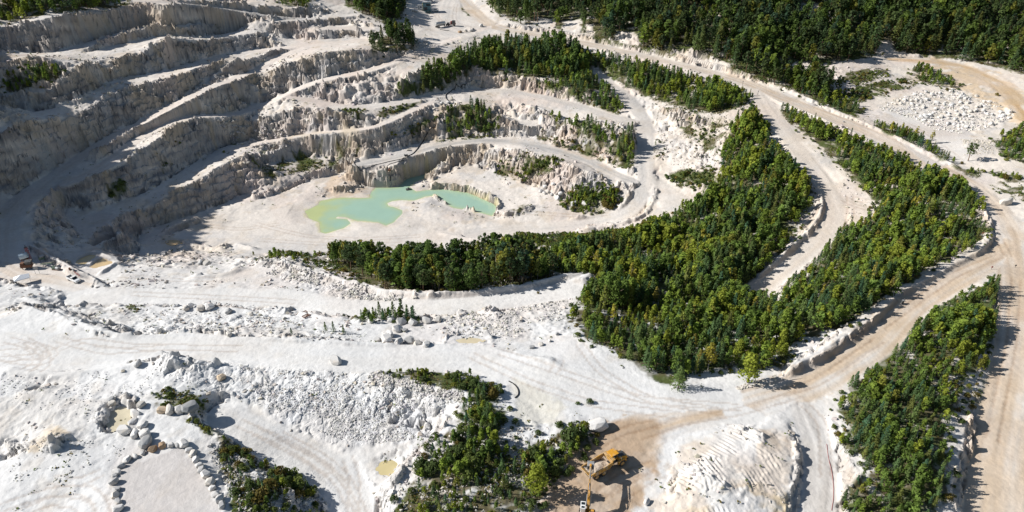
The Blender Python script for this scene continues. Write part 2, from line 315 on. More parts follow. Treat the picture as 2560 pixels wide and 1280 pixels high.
#@@TERRAIN2
# ------------------------------------------------------------------ vegetation zones (pixel outlines of where the stems stand)
# name: outline, spacing m, (low, high) height m, species mix, ground cover 0..1, phrase
VEG = {
 'north_wood': ([(1212,0),(1240,32),(1290,58),(1400,74),(1480,98),(1560,120),(1640,138),(1700,152),(1800,176),(1900,206),(1960,224),(2060,262),(2090,240),(2060,200),(1960,170),(1990,155),(2080,160),(2150,150),(2230,128),(2300,140),(2400,148),(2470,165),(2560,185),(2640,210),(2660,-40),(1190,-40)], 5.0, (9,15), dict(scots=.5, broad=.25, pine=.25), .95, 'the wood above the main road'),
 'top_wood': ([(862,14),(900,32),(965,62),(1003,48),(1012,20),(1020,-30),(860,-30)], 4.6, (8,13), dict(scots=.5, broad=.5), .95, 'the wood left of the shed'),
 'rim_scrub': ([(705,14),(770,22),(785,-10),(700,-20)], 4., (3,6), dict(broad=.7, pine=.3), .9, 'the scrub on the rim above the benches'),
 'rim_wood': ([(-60,62),(60,50),(170,34),(250,24),(330,10),(330,-10),(200,-5),(-60,-5)], 4.6, (5,9), dict(scots=.6, broad=.4), .75, 'the rim of the shaded high wall'),
 'left_rim': ([], 5, (8,13), dict(scots=.6, broad=.4), .9, 'the left rim'),
 'wall_bush': ([(8,232),(70,224),(125,205),(160,180),(145,165),(105,158),(40,175),(5,190)], 2.6, (3,5.5), dict(broad=.8, pine=.2), .85, 'the slope under the high wall'),
 'ramp_clump': ([(928,132),(965,137),(1028,126),(1044,108),(1022,88),(968,90),(932,108)], 4.2, (8,17), dict(scots=.55, pine=.3, broad=.15), .7, 'the tall clump beside the upper ramp'),
 'terrace_grove': ([(985,240),(1000,215),(1050,190),(1090,165),(1140,150),(1200,120),(1280,105),(1400,112),(1445,130),(1480,165),(1478,188),(1440,200),(1370,196),(1290,196),(1225,190),(1180,170),(1160,196),(1130,222),(1070,232),(1020,246)], 3.7, (6,11), dict(pine=.6, broad=.4), .9, 'the grove above the pit terrace'),
 'below_road': ([(1410,118),(1500,138),(1600,160),(1700,188),(1800,212),(1885,240),(1860,268),(1790,288),(1700,270),(1625,246),(1565,222),(1500,180),(1440,135)], 3.2, (3.5,7.5), dict(broad=.55, pine=.45), .85, 'the strip below the main road'),
 'terrace_edge': ([(1310,205),(1380,205),(1480,195),(1535,232),(1562,275),(1545,290),(1490,275),(1420,240)], 3.0, (3.5,7), dict(broad=.5, pine=.5), .75, 'the slope above the terrace track'),
 'bend_grove': ([(1368,282),(1420,305),(1500,312),(1560,330),(1588,350),(1590,400),(1580,432),(1535,415),(1520,385),(1455,345),(1400,318)], 3.0, (4,8), dict(broad=.5, pine=.5), .85, 'the grove inside the pit ramp'),
 'ramp_pocket': ([(1628,345),(1648,360),(1650,385),(1625,385)], 2.6, (3,6), dict(pine=.6, broad=.4), .6, 'the pocket right of the pit ramp'),
 'knob': ([(1122,335),(1115,290),(1150,262),(1195,265),(1250,310),(1235,335),(1180,330)], 2.8, (4,8), dict(broad=.6, pine=.4), .75, 'the steep knob beside the drain pipe'),
 'pit_shelf': ([(1405,505),(1440,470),(1500,465),(1545,480),(1545,510),(1515,540),(1480,535),(1410,515)], 2.0, (2,4.5), dict(shrub=.4, broad=.6), .9, 'the shelf inside the ramp bend'),
 'pit_shelf_low': ([(1245,400),(1300,385),(1400,400),(1395,425),(1300,455),(1240,440)], 1.9, (1.2,2.8), dict(shrub=.85, broad=.15), .75, 'the shelf above the boulders'),
 'grove_left': ([(1428,800),(1440,745),(1490,720),(1505,700),(1420,690),(1330,660),(1240,650),(1260,628),(1360,640),(1480,610),(1560,600),(1640,570),(1700,525),(1790,480),(1800,420),(1810,360),(1850,300),(1895,285),(1920,350),(1965,410),(2010,445),(2035,475),(2015,530),(1980,600),(1955,640),(1890,690),(1855,735),(1860,760),(1930,770),(1980,800),(2010,840),(1965,905),(1925,930),(1840,925),(1800,925),(1735,930),(1700,970),(1650,965),(1590,915),(1545,880),(1470,858),(1450,820)], 3.3, (4.5,9.5), dict(broad=.52, pine=.38, birch=.10), .88, 'the grove left of the haul road'),
 'grove_left_fringe': ([(1235,610),(1290,585),(1450,585),(1570,575),(1650,552),(1680,520),(1640,555),(1560,600),(1480,612),(1360,640),(1260,630)], 2.0, (1.5,3.5), dict(shrub=.75, broad=.25), .75, 'the bank below the pit ramp'),
 'grove_right': ([(1950,290),(1950,272),(2000,290),(2080,330),(2180,370),(2290,420),(2360,455),(2420,480),(2440,520),(2465,570),(2455,600),(2380,650),(2300,690),(2210,745),(2130,815),(2020,850),(1985,800),(1930,765),(1950,750),(1990,700),(2050,640),(2100,590),(2190,540),(2190,505),(2110,430),(2040,360),(1990,320)], 3.2, (4,8.2), dict(broad=.52, pine=.34, birch=.14), .9, 'the grove right of the haul road'),
 'tree_strip': ([(815,655),(900,690),(960,718),(1010,732),(1100,738),(1280,730),(1350,705),(1420,690),(1330,660),(1250,655),(1100,668),(960,660),(880,645)], 3.6, (9,13.5), dict(scots=.45, birch=.3, broad=.25), .9, 'the strip on the pit\'s near rim'),
 'right_wood': ([(2100,1040),(2130,960),(2200,890),(2230,830),(2330,770),(2420,735),(2490,700),(2525,695),(2550,735),(2522,795),(2482,845),(2440,915),(2402,960),(2378,1060),(2365,1130),(2372,1180),(2350,1250),(2340,1330),(2110,1330),(2120,1240),(2200,1190),(2160,1150),(2105,1110)], 2.6, (3.,6.2), dict(broad=.76, pine=.24), .95, 'the wood between the near roads'),
 'right_hedge': ([(2440,960),(2475,930),(2490,960),(2480,1030),(2440,1040)], 2.6, (2.5,4.5), dict(broad=.8, pine=.2), .5, 'the edge of the sandy road'),
 'centre_patch': ([(1180,940),(1240,985),(1260,1040),(1260,1090),(1290,1150),(1340,1110),(1400,1080),(1465,1075),(1470,1110),(1420,1150),(1390,1210),(1340,1250),(1270,1300),(980,1300),(1020,1240),(1060,1170),(1100,1110),(1150,1060),(1180,1010)], 2.1, (2.2,5.6), dict(broad=.56, pine=.22, shrub=.22), .92, 'the scrub left of the excavator'),
 'arc_scrub': ([(900,905),(960,905),(1060,925),(1150,935),(1210,960),(1180,985),(1090,970),(980,940),(900,922)], 1.8, (1.2,3.2), dict(shrub=.6, broad=.4), .8, 'the bank above the rubble field'),
 'lower_left_scrub': ([(480,1000),(560,1010),(590,1080),(600,1110),(680,1120),(760,1160),(820,1210),(840,1300),(590,1300),(560,1200),(540,1120),(500,1080),(400,1010),(400,985)], 2.0, (1.,3.), dict(shrub=.74, broad=.2, pine=.06), .8, 'the scrub beside the boulder ring'),
 'ledge_pines': ([(870,790),(900,775),(960,790),(1040,785),(1050,800),(980,805),(900,805)], 2.6, (3,6), dict(pine=.7, broad=.3), .5, 'the ledge above the boulder row'),
 'ledge_shrubs': ([(800,825),(870,825),(880,842),(800,842)], 2.5, (1.5,3), dict(shrub=.6, pine=.4), .4, 'the ledge above the lower road'),
 'road_pines': ([(1985,205),(2080,240),(2160,275),(2140,295),(2060,268),(1975,225)], 3.6, (4.5,7.5), dict(pine=.6, broad=.4), .7, 'the verge by the spoil heap'),
 'quarry_verge': ([(2190,310),(2240,318),(2330,365),(2350,390),(2440,432),(2560,490),(2600,520),(2560,505),(2420,440),(2300,388),(2200,330)], 3.0, (2.5,5.5), dict(broad=.55, pine=.45), .6, 'the verge before the small quarry'),
 'quarry_corner': ([(2490,350),(2560,310),(2640,300),(2640,420),(2560,410),(2500,390)], 3.3, (3,6), dict(broad=.9, pine=.1), .9, 'the right corner of the small quarry'),
 'dome_scrub': ([(2100,205),(2120,178),(2180,168),(2225,172),(2235,192),(2190,200),(2140,215)], 2.6, (1,2), dict(shrub=1.), .8, 'the dome left of the sandy track'),
 'sand_shrubs': ([(2285,165),(2310,170),(2370,195),(2400,215),(2380,225),(2300,205),(2280,185)], 3.0, (3,5), dict(broad=.8, pine=.2), .7, 'the bank below the sandy track'),
 'sand_edge': ([(2440,215),(2480,225),(2500,240),(2470,240)], 2.8, (1.5,3), dict(shrub=1.), .4, 'the edge of the sandy track'),
 'quarry_brush': ([(2120,235),(2200,225),(2230,240),(2170,250)], 2.6, (1,2), dict(shrub=1.), .5, 'the brush by the small quarry'),
 'slope_green': ([(935,278),(1000,262),(1065,252),(1072,262),(1010,285),(950,296)], 2.6, (1.2,2.6), dict(shrub=1.), .75, 'the lip under the terrace track'),
 'slope_green_low': ([(1015,320),(1050,300),(1090,292),(1080,315),(1030,330)], 2.6, (1.2,2.6), dict(shrub=1.), .6, 'the slope left of the drain pipe'),
 'slope_green_mid': ([(975,345),(1010,325),(1045,335),(1020,352),(985,355)], 2.6, (1.2,2.4), dict(shrub=1.), .5, 'the slope above the gravel track'),
 'edge_shrubs': ([(858,275),(880,265),(920,275),(905,290),(870,288)], 2.6, (1.2,2.4), dict(shrub=1.), .4, 'the crest of the white cliff'),
 'cliff_shrubs': ([(885,390),(900,350),(915,360),(905,395)], 2.6, (1.5,3), dict(shrub=1.), .4, 'the foot of the white cliff'),
 'east_slope': ([(1660,440),(1700,420),(1790,420),(1800,460),(1760,480),(1690,465)], 2.0, (1.2,2.8), dict(shrub=.9, broad=.1), .72, 'the slope right of the ramp'),
 'east_specks': ([(1650,270),(1720,275),(1790,290),(1830,310),(1800,400),(1740,390),(1690,300)], 2.6, (.8,2.6), dict(shrub=.9, broad=.1), .42, 'the pale gullied slope'),
 'block_weeds': ([(385,985),(480,988),(575,1020),(605,1080),(590,1125),(540,1100),(500,1065),(420,1012)], 1.5, (.5,1.5), dict(shrub=1.), .9, 'the bank behind the four blocks'),
 'terrace_bank': ([(1350,325),(1450,345),(1525,390),(1500,408),(1420,378),(1340,345)], 2.3, (.8,2.2), dict(shrub=1.), .45, 'the ochre bank under the bend grove'),
 'gravel_bank': ([(1090,330),(1160,338),(1240,342),(1180,350),(1090,356)], 2.4, (.7,1.8), dict(shrub=1.), .4, 'the bank above the gravel track'),
 'cliff_lip': ([(1180,150),(1230,155),(1300,190),(1420,225),(1400,235),(1290,205),(1190,180)], 2.4, (.8,2.4), dict(shrub=1.), .55, 'the lip above the terrace'),
 'pond_tip': ([(1270,525),(1320,512),(1340,520),(1290,545)], 2.0, (.5,1.3), dict(shrub=1.), .6, 'the low bank right of the pond'),
 'ramp_bank': ([(1420,225),(1500,245),(1555,285),(1500,282),(1430,250)], 2.2, (.8,2.4), dict(shrub=1.), .6, 'the bank under the terrace edge'),
 'east_ridge': ([(1880,280),(1910,310),(1930,340),(1905,345),(1880,320)], 2.8, (3,5.5), dict(broad=.6, pine=.4), .7, 'the white ridge left of the haul road'),
 'wall_shrub': ([(260,470),(300,440),(330,455),(320,485),(280,490)], 2.2, (1.5,3), dict(shrub=1.), .6, 'the shaded second bench face'),
 'wall_shrub_high': ([(385,418),(410,405),(425,420),(400,428)], 2.2, (1.2,2.2), dict(shrub=1.), .5, 'the face below the ramp'),
 'moss_bank': ([(650,425),(700,408),(780,400),(850,405),(840,420),(740,432),(680,450)], 2.2, (.6,1.4), dict(shrub=1.), .85, 'the bank over the pit floor'),
 'main_verge': ([(1960,262),(1950,268),(2100,330),(2250,395),(2330,425),(2300,428),(2150,362),(2000,292)], 2.8, (1.2,3), dict(shrub=.8, pine=.2), .6, 'the verge under the main road'),
 'road_fork': ([(1150,12),(1170,22),(1180,42),(1168,40),(1148,20)], 3., (1,2.2), dict(shrub=1.), .6, 'the fork of the upper roads'),
 'ridge_weeds': ([(850,640),(880,640),(840,660),(700,648),(670,640),(690,632)], 3.2, (1.5,3.5), dict(shrub=.7, broad=.3), .3, 'the rim left of the strip'),
 'rim_weeds': ([(620,655),(700,640),(860,650),(960,715),(900,720),(780,670),(700,655)], 3.0, (.8,2.), dict(shrub=1.), .35, 'the rubble along the near rim'),
 'quarry_slope': ([(2020,235),(2110,225),(2200,205),(2290,190),(2300,215),(2230,230),(2140,262),(2080,262)], 2.8, (1,2.4), dict(shrub=1.), .45, 'the slope behind the small quarry'),
 'quarry_front': ([(2560,440),(2480,430),(2430,420),(2400,440),(2560,500)], 2.6, (1.5,3.5), dict(shrub=.7, broad=.3), .55, 'the edge right of the lone pine'),
 'bench_specks': ([(560,330),(640,420),(760,430),(860,380),(900,340),(800,360),(680,380)], 4.5, (.6,1.5), dict(shrub=1.), .2, 'the lower bench faces'),
 'flat_weeds': ([(320,770),(360,762),(365,780),(310,790)], 2.0, (.5,1.1), dict(shrub=1.), .5, 'the ledge right of the white flat'),
}
XPOLY = [wpoly(p) for p in ([(1990,12),(2062,12),(2095,42),(2060,62),(2005,48)], [(2190,100),(2225,102),(2240,130),(2195,135)], [(1345,45),(1385,48),(1388,72),(1345,68)], [(1405,52),(1450,48),(1458,90),(1408,84)], [(1466,62),(1482,60),(1486,100),(1460,96)], [(1540,78),(1590,80),(1600,120),(1545,112)], [(1670,122),(1750,135),(1830,160),(1820,182),(1700,155)], [(1296,36),(1312,36),(1312,58),(1294,56)])]
VPOLY = {}
for k, d in VEG.items():
    if d[0]: VPOLY[k] = wpoly(d[0])
VPOLY['left_rim'] = np.array([(-202,203),(-212,222),(-228,250),(-252,303),(-290,330),(-300,250),(-240,200)], float)

# ------------------------------------------------------------------ ponds, pools, berms cut into the ground
POND = [(1118,423),(1077,431),(1040,440),(1015,448),(1003,458),(996,467),(968,469),(940,469),(927,481),(925,494),(902,495),(859,494),(827,497),(799,503),(796,512),(762,528),(774,547),(799,556),(802,581),(815,584),(840,576),(860,570),(877,558),(868,548),(838,546),(845,541),(868,543),(880,548),(893,552),(915,553),(946,556),(965,564),(984,556),(1006,534),(1006,526),(985,518),(971,515),(968,508),(980,503),(999,500),(1037,501),(1065,491),(1090,489),(1109,506),(1134,520),(1177,526),(1231,540),(1248,525),(1240,512),(1202,494),(1171,481),(1109,473),(1077,474),(1040,479),(1024,467),(1040,454),(1077,442),(1118,429)]
POND_Z = -26.7
POOLS = [  # outline, surface height, rgb, name, label
 ([(186,656),(206,642),(238,631),(252,640),(215,667)], -13.9, (.56,.42,.22), 'settling_pool', 'ochre settling pool behind the plant berm, the left one of two'),
 ([(218,668),(256,642),(282,652),(281,658),(240,670)], -13.9, (.58,.43,.24), 'settling_pool', 'ochre settling pool between two low berms, the right one of two'),
 ([(411,602),(430,600),(455,601),(452,609),(432,615),(415,610)], -26.1, (.55,.38,.20), 'puddle', 'orange brown puddle on the shaded end of the pit floor'),
 ([(275,1035),(300,1012),(322,1014),(324,1040),(318,1062),(282,1078),(270,1060)], -1.2, (.60,.54,.40), 'puddle', 'cream coloured puddle beside the stacked white blocks'),
 ([(938,1172),(955,1155),(985,1150),(996,1160),(985,1185),(965,1194),(945,1188)], -6.0, (.55,.47,.26), 'puddle', 'yellow puddle at the foot of the rubble field'),
 ([(1168,625),(1180,614),(1192,618),(1195,634),(1180,642),(1168,640)], -26.3, (.42,.52,.33), 'puddle', 'small green puddle behind the tree strip'),
 ([(1135,848),(1180,845),(1210,852),(1190,858),(1145,858)], -1.6, (.60,.52,.36), 'puddle', 'thin tan puddle near the boulder row'),
]
PONDW = wpoly(POND, POND_Z)
ins = pmask(PONDW) > .5
bb = (FX > PONDW[:,0].min()-6) & (FX < PONDW[:,0].max()+6) & (FY > PONDW[:,1].min()-6) & (FY < PONDW[:,1].max()+6)
SD = np.full((fy, fx), 99., np.float32)
SD[bb] = pdist(FX[bb], FY[bb], PONDW); SD[ins] *= -1
HF = np.where(ins, np.minimum(HF, POND_Z+np.maximum(-1.6, SD*.30)-.02), np.where(bb & (SD < 12), np.where(HF < POND_Z+1.8, np.maximum(POND_Z+.04, (POND_Z+.05+.07*np.maximum(SD, 0))*(1-sstep(2, 11, SD))+HF*sstep(2, 11, SD)), np.maximum(HF, POND_Z+.10+.12*np.maximum(SD, 0))), HF))
POOLW = []
for pts, z, rgb, nm, lb in POOLS:
    P = wpoly(pts, z); POOLW.append(P)
    b2 = (FX > P[:,0].min()-4) & (FX < P[:,0].max()+4) & (FY > P[:,1].min()-4) & (FY < P[:,1].max()+4)
    d = np.zeros_like(SD); d[b2] = pdist(FX[b2], FY[b2], P)*np.where(inpoly(FX[b2], FY[b2], P), -1, 1)
    HF = np.where(b2 & (d < 0), z-.06+np.maximum(-.4, d*.2), np.where(b2 & (d < 2.5), np.maximum(HF*sstep(0, 2.5, d)+(z+.08)*(1-sstep(0, 2.5, d)), z+.05), HF))
BERM = np.zeros((fy, fx), np.float32); 
def berm(pts, H, w, var=.18):
    P = np.array([hit(u, v) for u, v in dense(pts, 10)])
    for _ in range(2): P[1:-1] = .25*P[:-2]+.5*P[1:-1]+.25*P[2:]
    if len(P) < 2: return
    P, S = resample(P, .35); kr = int(w*2.2/FG)+2
    hh = H*(1+var*2*(vnoise(S/3., S*0+w*7, 5)-.5))*np.minimum(1, np.minimum(S, S[-1]-S)/3+.15)
    for (x, y, z), h in zip(P, hh):
        i = int((x-X0)/FG); j = int((y-Y0)/FG)
        i0, i1, j0, j1 = max(0, i-kr), min(fx, i+kr+1), max(0, j-kr), min(fy, j+kr+1)
        if i0 >= i1 or j0 >= j1: continue
        dx, dy = np.meshgrid(X0+np.arange(i0, i1)*FG-x, Y0+np.arange(j0, j1)*FG-y)
        BERM[j0:j1, i0:i1] = np.maximum(BERM[j0:j1, i0:i1], h*np.exp(-(dx*dx+dy*dy)/(w*w*.8)))
for pts, H, w in [
 ([(1262,62),(1340,71),(1420,84),(1500,101),(1600,123),(1700,145),(1800,168),(1880,194),(1960,221),(2075,275),(2150,306),(2220,335),(2295,373),(2400,425)], 1.0, 1.4),
 ([(1930,250),(2060,300),(2150,342),(2250,390)], .6, 1.1),
 ([(1962,937),(2045,900),(2140,833),(2190,803),(2245,750)], 1.7, 2.1), ([(2250,742),(2300,717),(2360,682),(2440,642),(2474,602),(2470,550),(2450,515)], 1.3, 1.7),
 ([(1962,330),(2010,400),(2045,440),(2062,480),(2055,525),(2035,565),(1990,612),(1940,662),(1895,700)], 1.7, 2.0),
 ([(1550,455),(1572,488),(1568,512),(1545,535),(1500,545),(1430,550)], 1.7, 1.5), ([(1636,470),(1632,510),(1605,545),(1540,566),(1440,580)], 1.3, 1.5),
 ([(640,660),(700,656),(760,682),(880,712),(960,734),(1050,743),(1200,738),(1300,723),(1400,698),(1470,690)], 1.7, 2.0),
 ([(76,619),(130,650),(200,690),(264,718)], 2.0, 1.5), ([(184,654),(206,640),(240,628),(258,640),(290,652)], .9, .9), ([(216,668),(257,640)], .9, .7), ([(245,690),(298,655)], 1.0, .9),
 ([(640,185),(531,224),(440,268)], .9, 1.0), ([(530,208),(552,186),(600,168),(640,154),(700,130)], 2.4, 2.0), ([(310,338),(330,325),(365,308)], 1.6, 1.5), ([(375,318),(400,300),(418,298)], 1.8, 1.6), ([(205,400),(260,375),(310,345)], 1.5, 1.6),
 ([(406,590),(453,567),(500,551)], 2.6, 2.0), ([(535,626),(578,612)], 1.6, 1.2), ([(590,612),(640,626)], 1.2, 1.6), ([(450,602),(500,618),(560,628)], .9, 1.4),
 ([(340,850),(500,848),(640,853),(800,853),(900,862),(1000,868)], .9, 1.5), ([(560,902),(700,905),(840,918)], .8, 1.6), ([(0,930),(150,940),(300,925),(380,905)], .8, 1.8),
 ([(1210,880),(1300,905),(1370,900),(1395,915)], 1.0, 1.6), ([(700,786),(750,754)], 1.3, 1.2), ([(750,790),(830,800),(880,800)], .9, 1.3), ([(300,770),(480,775),(640,780)], .9, 1.6),
 ([(1128,84),(1140,76),(1170,72),(1190,76),(1190,86),(1160,90),(1135,90),(1128,84)], 1.2, 1.3), ([(60,745),(130,768),(230,818),(335,848)], .7, 1.5),
 ([(1420,715),(1460,700),(1485,692)], 1.5, 2.2), ([(1100,585),(1180,600),(1230,600)], .8, 1.2), ([(2110,800),(2030,850)], .5, 1.4), ([(470,700),(560,690),(610,672)], 1.2, 2.0), ([(1250,545),(1300,530),(1340,515)], 1.5, 1.5), ([(500,660),(540,655)], 1.2, 1.2),
 ([(885,350),(900,420)], .01, 1.)]: berm(pts, H, w)
BERM *= sstep(-1.6, .3, RD)
BERM *= (SD > .8)
HF = HF+BERM

# ------------------------------------------------------------------ ground colour (what the ground itself is: chalk, sand, gravel, soil)
COLS = dict(white=(.67,.66,.645), tan0=(.60,.53,.46), tan1=(.59,.50,.41), tan2=(.56,.45,.34), grey0=(.54,.51,.48), grey1=(.50,.475,.45), grey2=(.40,.385,.37), pink=(.62,.55,.495), sand=(.50,.34,.19))
GC = np.empty((fy, fx, 3), np.float32)
w = sstep(150, 260, FY)[..., None]
GC[:] = np.array((.67,.668,.665))*(1-w)+np.array((.655,.605,.555))*w
w2 = (sstep(30, 120, FX)*.7)[..., None]
GC[:] = GC*(1-w2)+np.array((.65,.585,.515))*w2
def blend(m, c, k=1.):
    b = slice(None)
    if isinstance(m, tuple): b, m = m
    m = (m*k)[..., None]; GC[b] = GC[b]*(1-m)+np.array(c, np.float32)*m
def box(P, pad=16):
    return (slice(max(0, int((P[:,1].min()-Y0)/FG)-pad), min(fy, int((P[:,1].max()-Y0)/FG)+pad)), slice(max(0, int((P[:,0].min()-X0)/FG)-pad), min(fx, int((P[:,0].max()-X0)/FG)+pad)))
def lblur(M, b, n):
    M[b] = blur(M[b], n); return M
def soft(pts, n=3):
    P = wpoly(pts); b = box(P); return b, blur(pmask(P)[b], n)
for k, nm in enumerate(RKEYS):
    jj, ii = np.nonzero(RK == k); b = (slice(jj.min(), jj.max()+1), slice(ii.min(), ii.max()+1))
    m = sstep(1.2, -.6, RD[b])*(RK[b] == k); rl = RL[b]; rs = RS[b]
    streak = np.clip(.55+1.1*(vnoise(rl*.9, rs*.02, 11)-.5)+.4*(vnoise(rl*2.6, rs*.03, 12)-.5)+.7*(vnoise(FX[b]/7, FY[b]/7, 13)-.5)+.25*np.exp(-(np.abs(rl)-1.5)**2/.5), 0, 1)
    blend((b, m*streak), COLS[ROADS[nm][2]])
    if ROADS[nm][2] in ('tan2', 'tan1'): blend((b, m*sstep(.5, .8, vnoise(rl*.7, rs*.02, 21)*.6+.4*vnoise(FX[b]/9, FY[b]/9, 23))*.6), (.47,.355,.25))
def wet(pts, c, k=.8, n=4):
    b, m = soft(pts, n); blend((b, m*sstep(.12, .5, vnoise(FX[b]/5, FY[b]/5, 31))), c, k)
blend(soft([(1340,1300),(1380,1210),(1430,1130),(1500,1085),(1560,1068),(1620,1068),(1640,1110),(1620,1180),(1610,1240),(1570,1300)], 6), (.50,.385,.28), .85)
wet([(1330,1300),(1370,1210),(1420,1130),(1490,1070),(1560,1045),(1640,1050),(1680,1080),(1660,1130),(1640,1180),(1600,1250),(1560,1300)], (.44,.33,.235), 1., 5)
wet([(1700,1300),(1790,1235),(1880,1215),(1960,1240),(1960,1300)], (.52,.40,.21), .8)
wet([(1620,1300),(1700,1120),(1850,1080),(1980,1060),(1990,1180),(1900,1300)], (.63,.53,.43), .7)
wet([(1880,1075),(1960,1070),(1950,1120),(1890,1130)], (.56,.42,.28), .5)
wet([(2410,1300),(2430,1050),(2460,960),(2500,850),(2560,700),(2560,1300)], (.57,.46,.35), .5)
wet([(2240,250),(2330,140),(2500,180),(2560,230),(2560,330),(2500,280),(2420,230),(2300,200)], (.52,.38,.23), .7)
wet([(750,300),(830,330),(900,340),(880,390),(780,400),(700,370)], (.55,.46,.34), .6); wet([(820,280),(870,285),(900,330),(850,335)], (.56,.47,.34), .6)
wet([(640,430),(860,395),(870,430),(700,470),(640,480)], (.48,.41,.30), .7)
wet([(830,440),(900,430),(920,480),(850,495),(800,490)], (.57,.43,.31), .7); wet([(400,600),(520,590),(640,620),(560,650),(420,640)], (.58,.50,.41), .6)
wet([(1150,470),(1200,480),(1260,520),(1240,545),(1200,500)], (.60,.48,.34), .5)
wet([(1280,180),(1350,190),(1400,230),(1330,235),(1290,225)], (.58,.42,.30), .5); wet([(1240,235),(1340,250),(1340,290),(1240,270)], (.62,.50,.42), .6)
wet([(1430,310),(1520,380),(1530,430),(1450,390),(1340,350)], (.60,.47,.36), .6); wet([(1660,270),(1720,285),(1750,310),(1700,300)], (.55,.40,.24), .6)
wet([(1160,160),(1200,150),(1230,190),(1180,210)], (.58,.42,.34), .6); wet([(0,200),(170,100),(400,20),(410,60),(200,110),(0,140)], (.52,.40,.33), .6); wet([(1040,330),(1110,260),(1180,340),(1100,350),(1040,390)], (.55,.43,.29), .65)
wet([(980,180),(1040,160),(1000,240),(800,270),(720,240)], (.60,.51,.45), .6); wet([(1200,400),(1260,400),(1400,440),(1350,470),(1300,460)], (.57,.45,.33), .5)
wet([(1750,300),(1830,300),(1870,420),(1790,400)], (.63,.54,.46), .6); wet([(830,210),(870,160),(900,170),(900,210)], (.58,.44,.35), .3)
blend(soft([(640,600),(830,610),(830,640),(640,640),(560,610)], 5), (.57,.55,.53), .6)
blend(soft([(1280,940),(1400,1000),(1400,1060),(1290,1060)], 4), (.62,.59,.51), .7)
blend(soft([(290,1300),(285,1200),(320,1150),(430,1125),(480,1125),(530,1200),(560,1300)], 2), (.53,.51,.50), .95)
blend(soft([(0,1000),(140,980),(300,1000),(230,1110),(120,1150),(0,1130)], 4), (.60,.605,.61), .6); wet([(75,1095),(140,1060),(160,1090),(80,1140)], (.56,.44,.28), .7, 2)
blend(soft([(600,960),(900,980),(1100,1020),(1050,1090),(850,1130),(680,1040)], 5), (.60,.605,.62), .7)
blend(soft([(1690,1170),(1800,1130),(1880,1200),(1760,1240)], 3), (.67,.66,.64), .8); blend(soft([(1790,1080),(1890,1060),(1920,1110),(1830,1150)], 3), (.67,.65,.63), .8)
blend(soft([(2150,275),(2300,270),(2430,310),(2430,400),(2330,420)], 3), (.60,.575,.55), .8)
# soil and low growth under the trees
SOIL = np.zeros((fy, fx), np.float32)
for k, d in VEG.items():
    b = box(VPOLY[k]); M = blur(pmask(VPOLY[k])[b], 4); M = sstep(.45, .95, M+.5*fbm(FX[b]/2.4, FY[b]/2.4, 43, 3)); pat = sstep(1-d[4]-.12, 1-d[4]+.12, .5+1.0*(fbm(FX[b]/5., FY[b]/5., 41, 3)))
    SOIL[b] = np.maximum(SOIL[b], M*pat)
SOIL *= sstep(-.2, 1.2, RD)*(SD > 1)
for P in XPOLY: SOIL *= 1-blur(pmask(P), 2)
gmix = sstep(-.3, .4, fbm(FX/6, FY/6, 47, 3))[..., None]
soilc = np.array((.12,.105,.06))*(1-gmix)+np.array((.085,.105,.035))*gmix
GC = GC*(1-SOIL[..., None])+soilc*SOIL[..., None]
bed = sstep(1.5, -.5, SD)                       # yellow algae at the rim of the pond
blend(bed, (.55,.52,.28), .7)
ROUGH = np.zeros((fy, fx), np.float32)          # broken rock lying about
for pts, k in [([(380,900),(560,900),(840,920),(1160,990),(1060,1100),(850,1130),(620,1010),(400,950)], .8), ([(0,940),(300,925),(480,920),(480,1000),(300,1110),(0,1160)], .38), ([(640,645),(780,680),(960,730),(900,770),(700,700)], .9), ([(1100,790),(1290,765),(1450,760),(1420,840),(1200,860)], .55), ([(540,300),(640,300),(760,330),(620,350),(540,365)], 1.), ([(300,770),(640,780),(900,840),(560,850),(330,850)], .45), ([(480,1000),(840,1200),(840,1300),(580,1300)], .7), ([(1000,1000),(1480,1080),(1400,1300),(960,1300)], .6), ([(1640,260),(1860,280),(1900,420),(1660,500)], .35), ([(1700,1180),(1990,1060),(1960,1300),(1600,1300)], .4), ([(2280,230),(2440,220),(2560,290),(2420,340),(2300,300)], .6)]:
    b, m = soft(pts, 4); ROUGH[b] = np.maximum(ROUGH[b], m*k*.7)
RIB = np.zeros((fy, fx), np.float32); b, m = soft([(1690,1190),(1780,1120),(1850,1070),(1920,1085),(1985,1150),(1960,1300),(1690,1300)], 5); RIB[b] = m*sstep(.3, .55, vnoise(FX[b]/4.5, FY[b]/4.5, 33))
SMOOTH = sstep(.6, -.8, RD)
for pts in [[(290,1300),(285,1200),(320,1150),(430,1125),(480,1125),(530,1200),(560,1300)], [(0,800),(200,850),(330,880),(300,920),(0,930)], [(560,570),(760,500),(1000,570),(1150,580),(1150,640),(800,630),(600,640)], [(2150,280),(2300,300),(2430,330),(2400,410)], [(1250,900),(1420,850),(1650,980),(1900,980),(1950,1030),(1500,1050),(1300,1000)], [(1640,430),(1690,400),(1760,500),(1650,520)], [(1040,10),(1180,0),(1230,60),(1100,95),(1040,60)], [(900,410),(1040,392),(1000,425),(910,430)], [(150,625),(240,615),(310,650),(290,690),(200,690)], [(560,610),(1000,640),(1000,560),(560,560)]]:
    b, m = soft(pts, 3); SMOOTH[b] = np.maximum(SMOOTH[b], m*.85)

SMOOTH = np.maximum(SMOOTH, blur(sstep(.12, .6, BERM), 2)*.55)
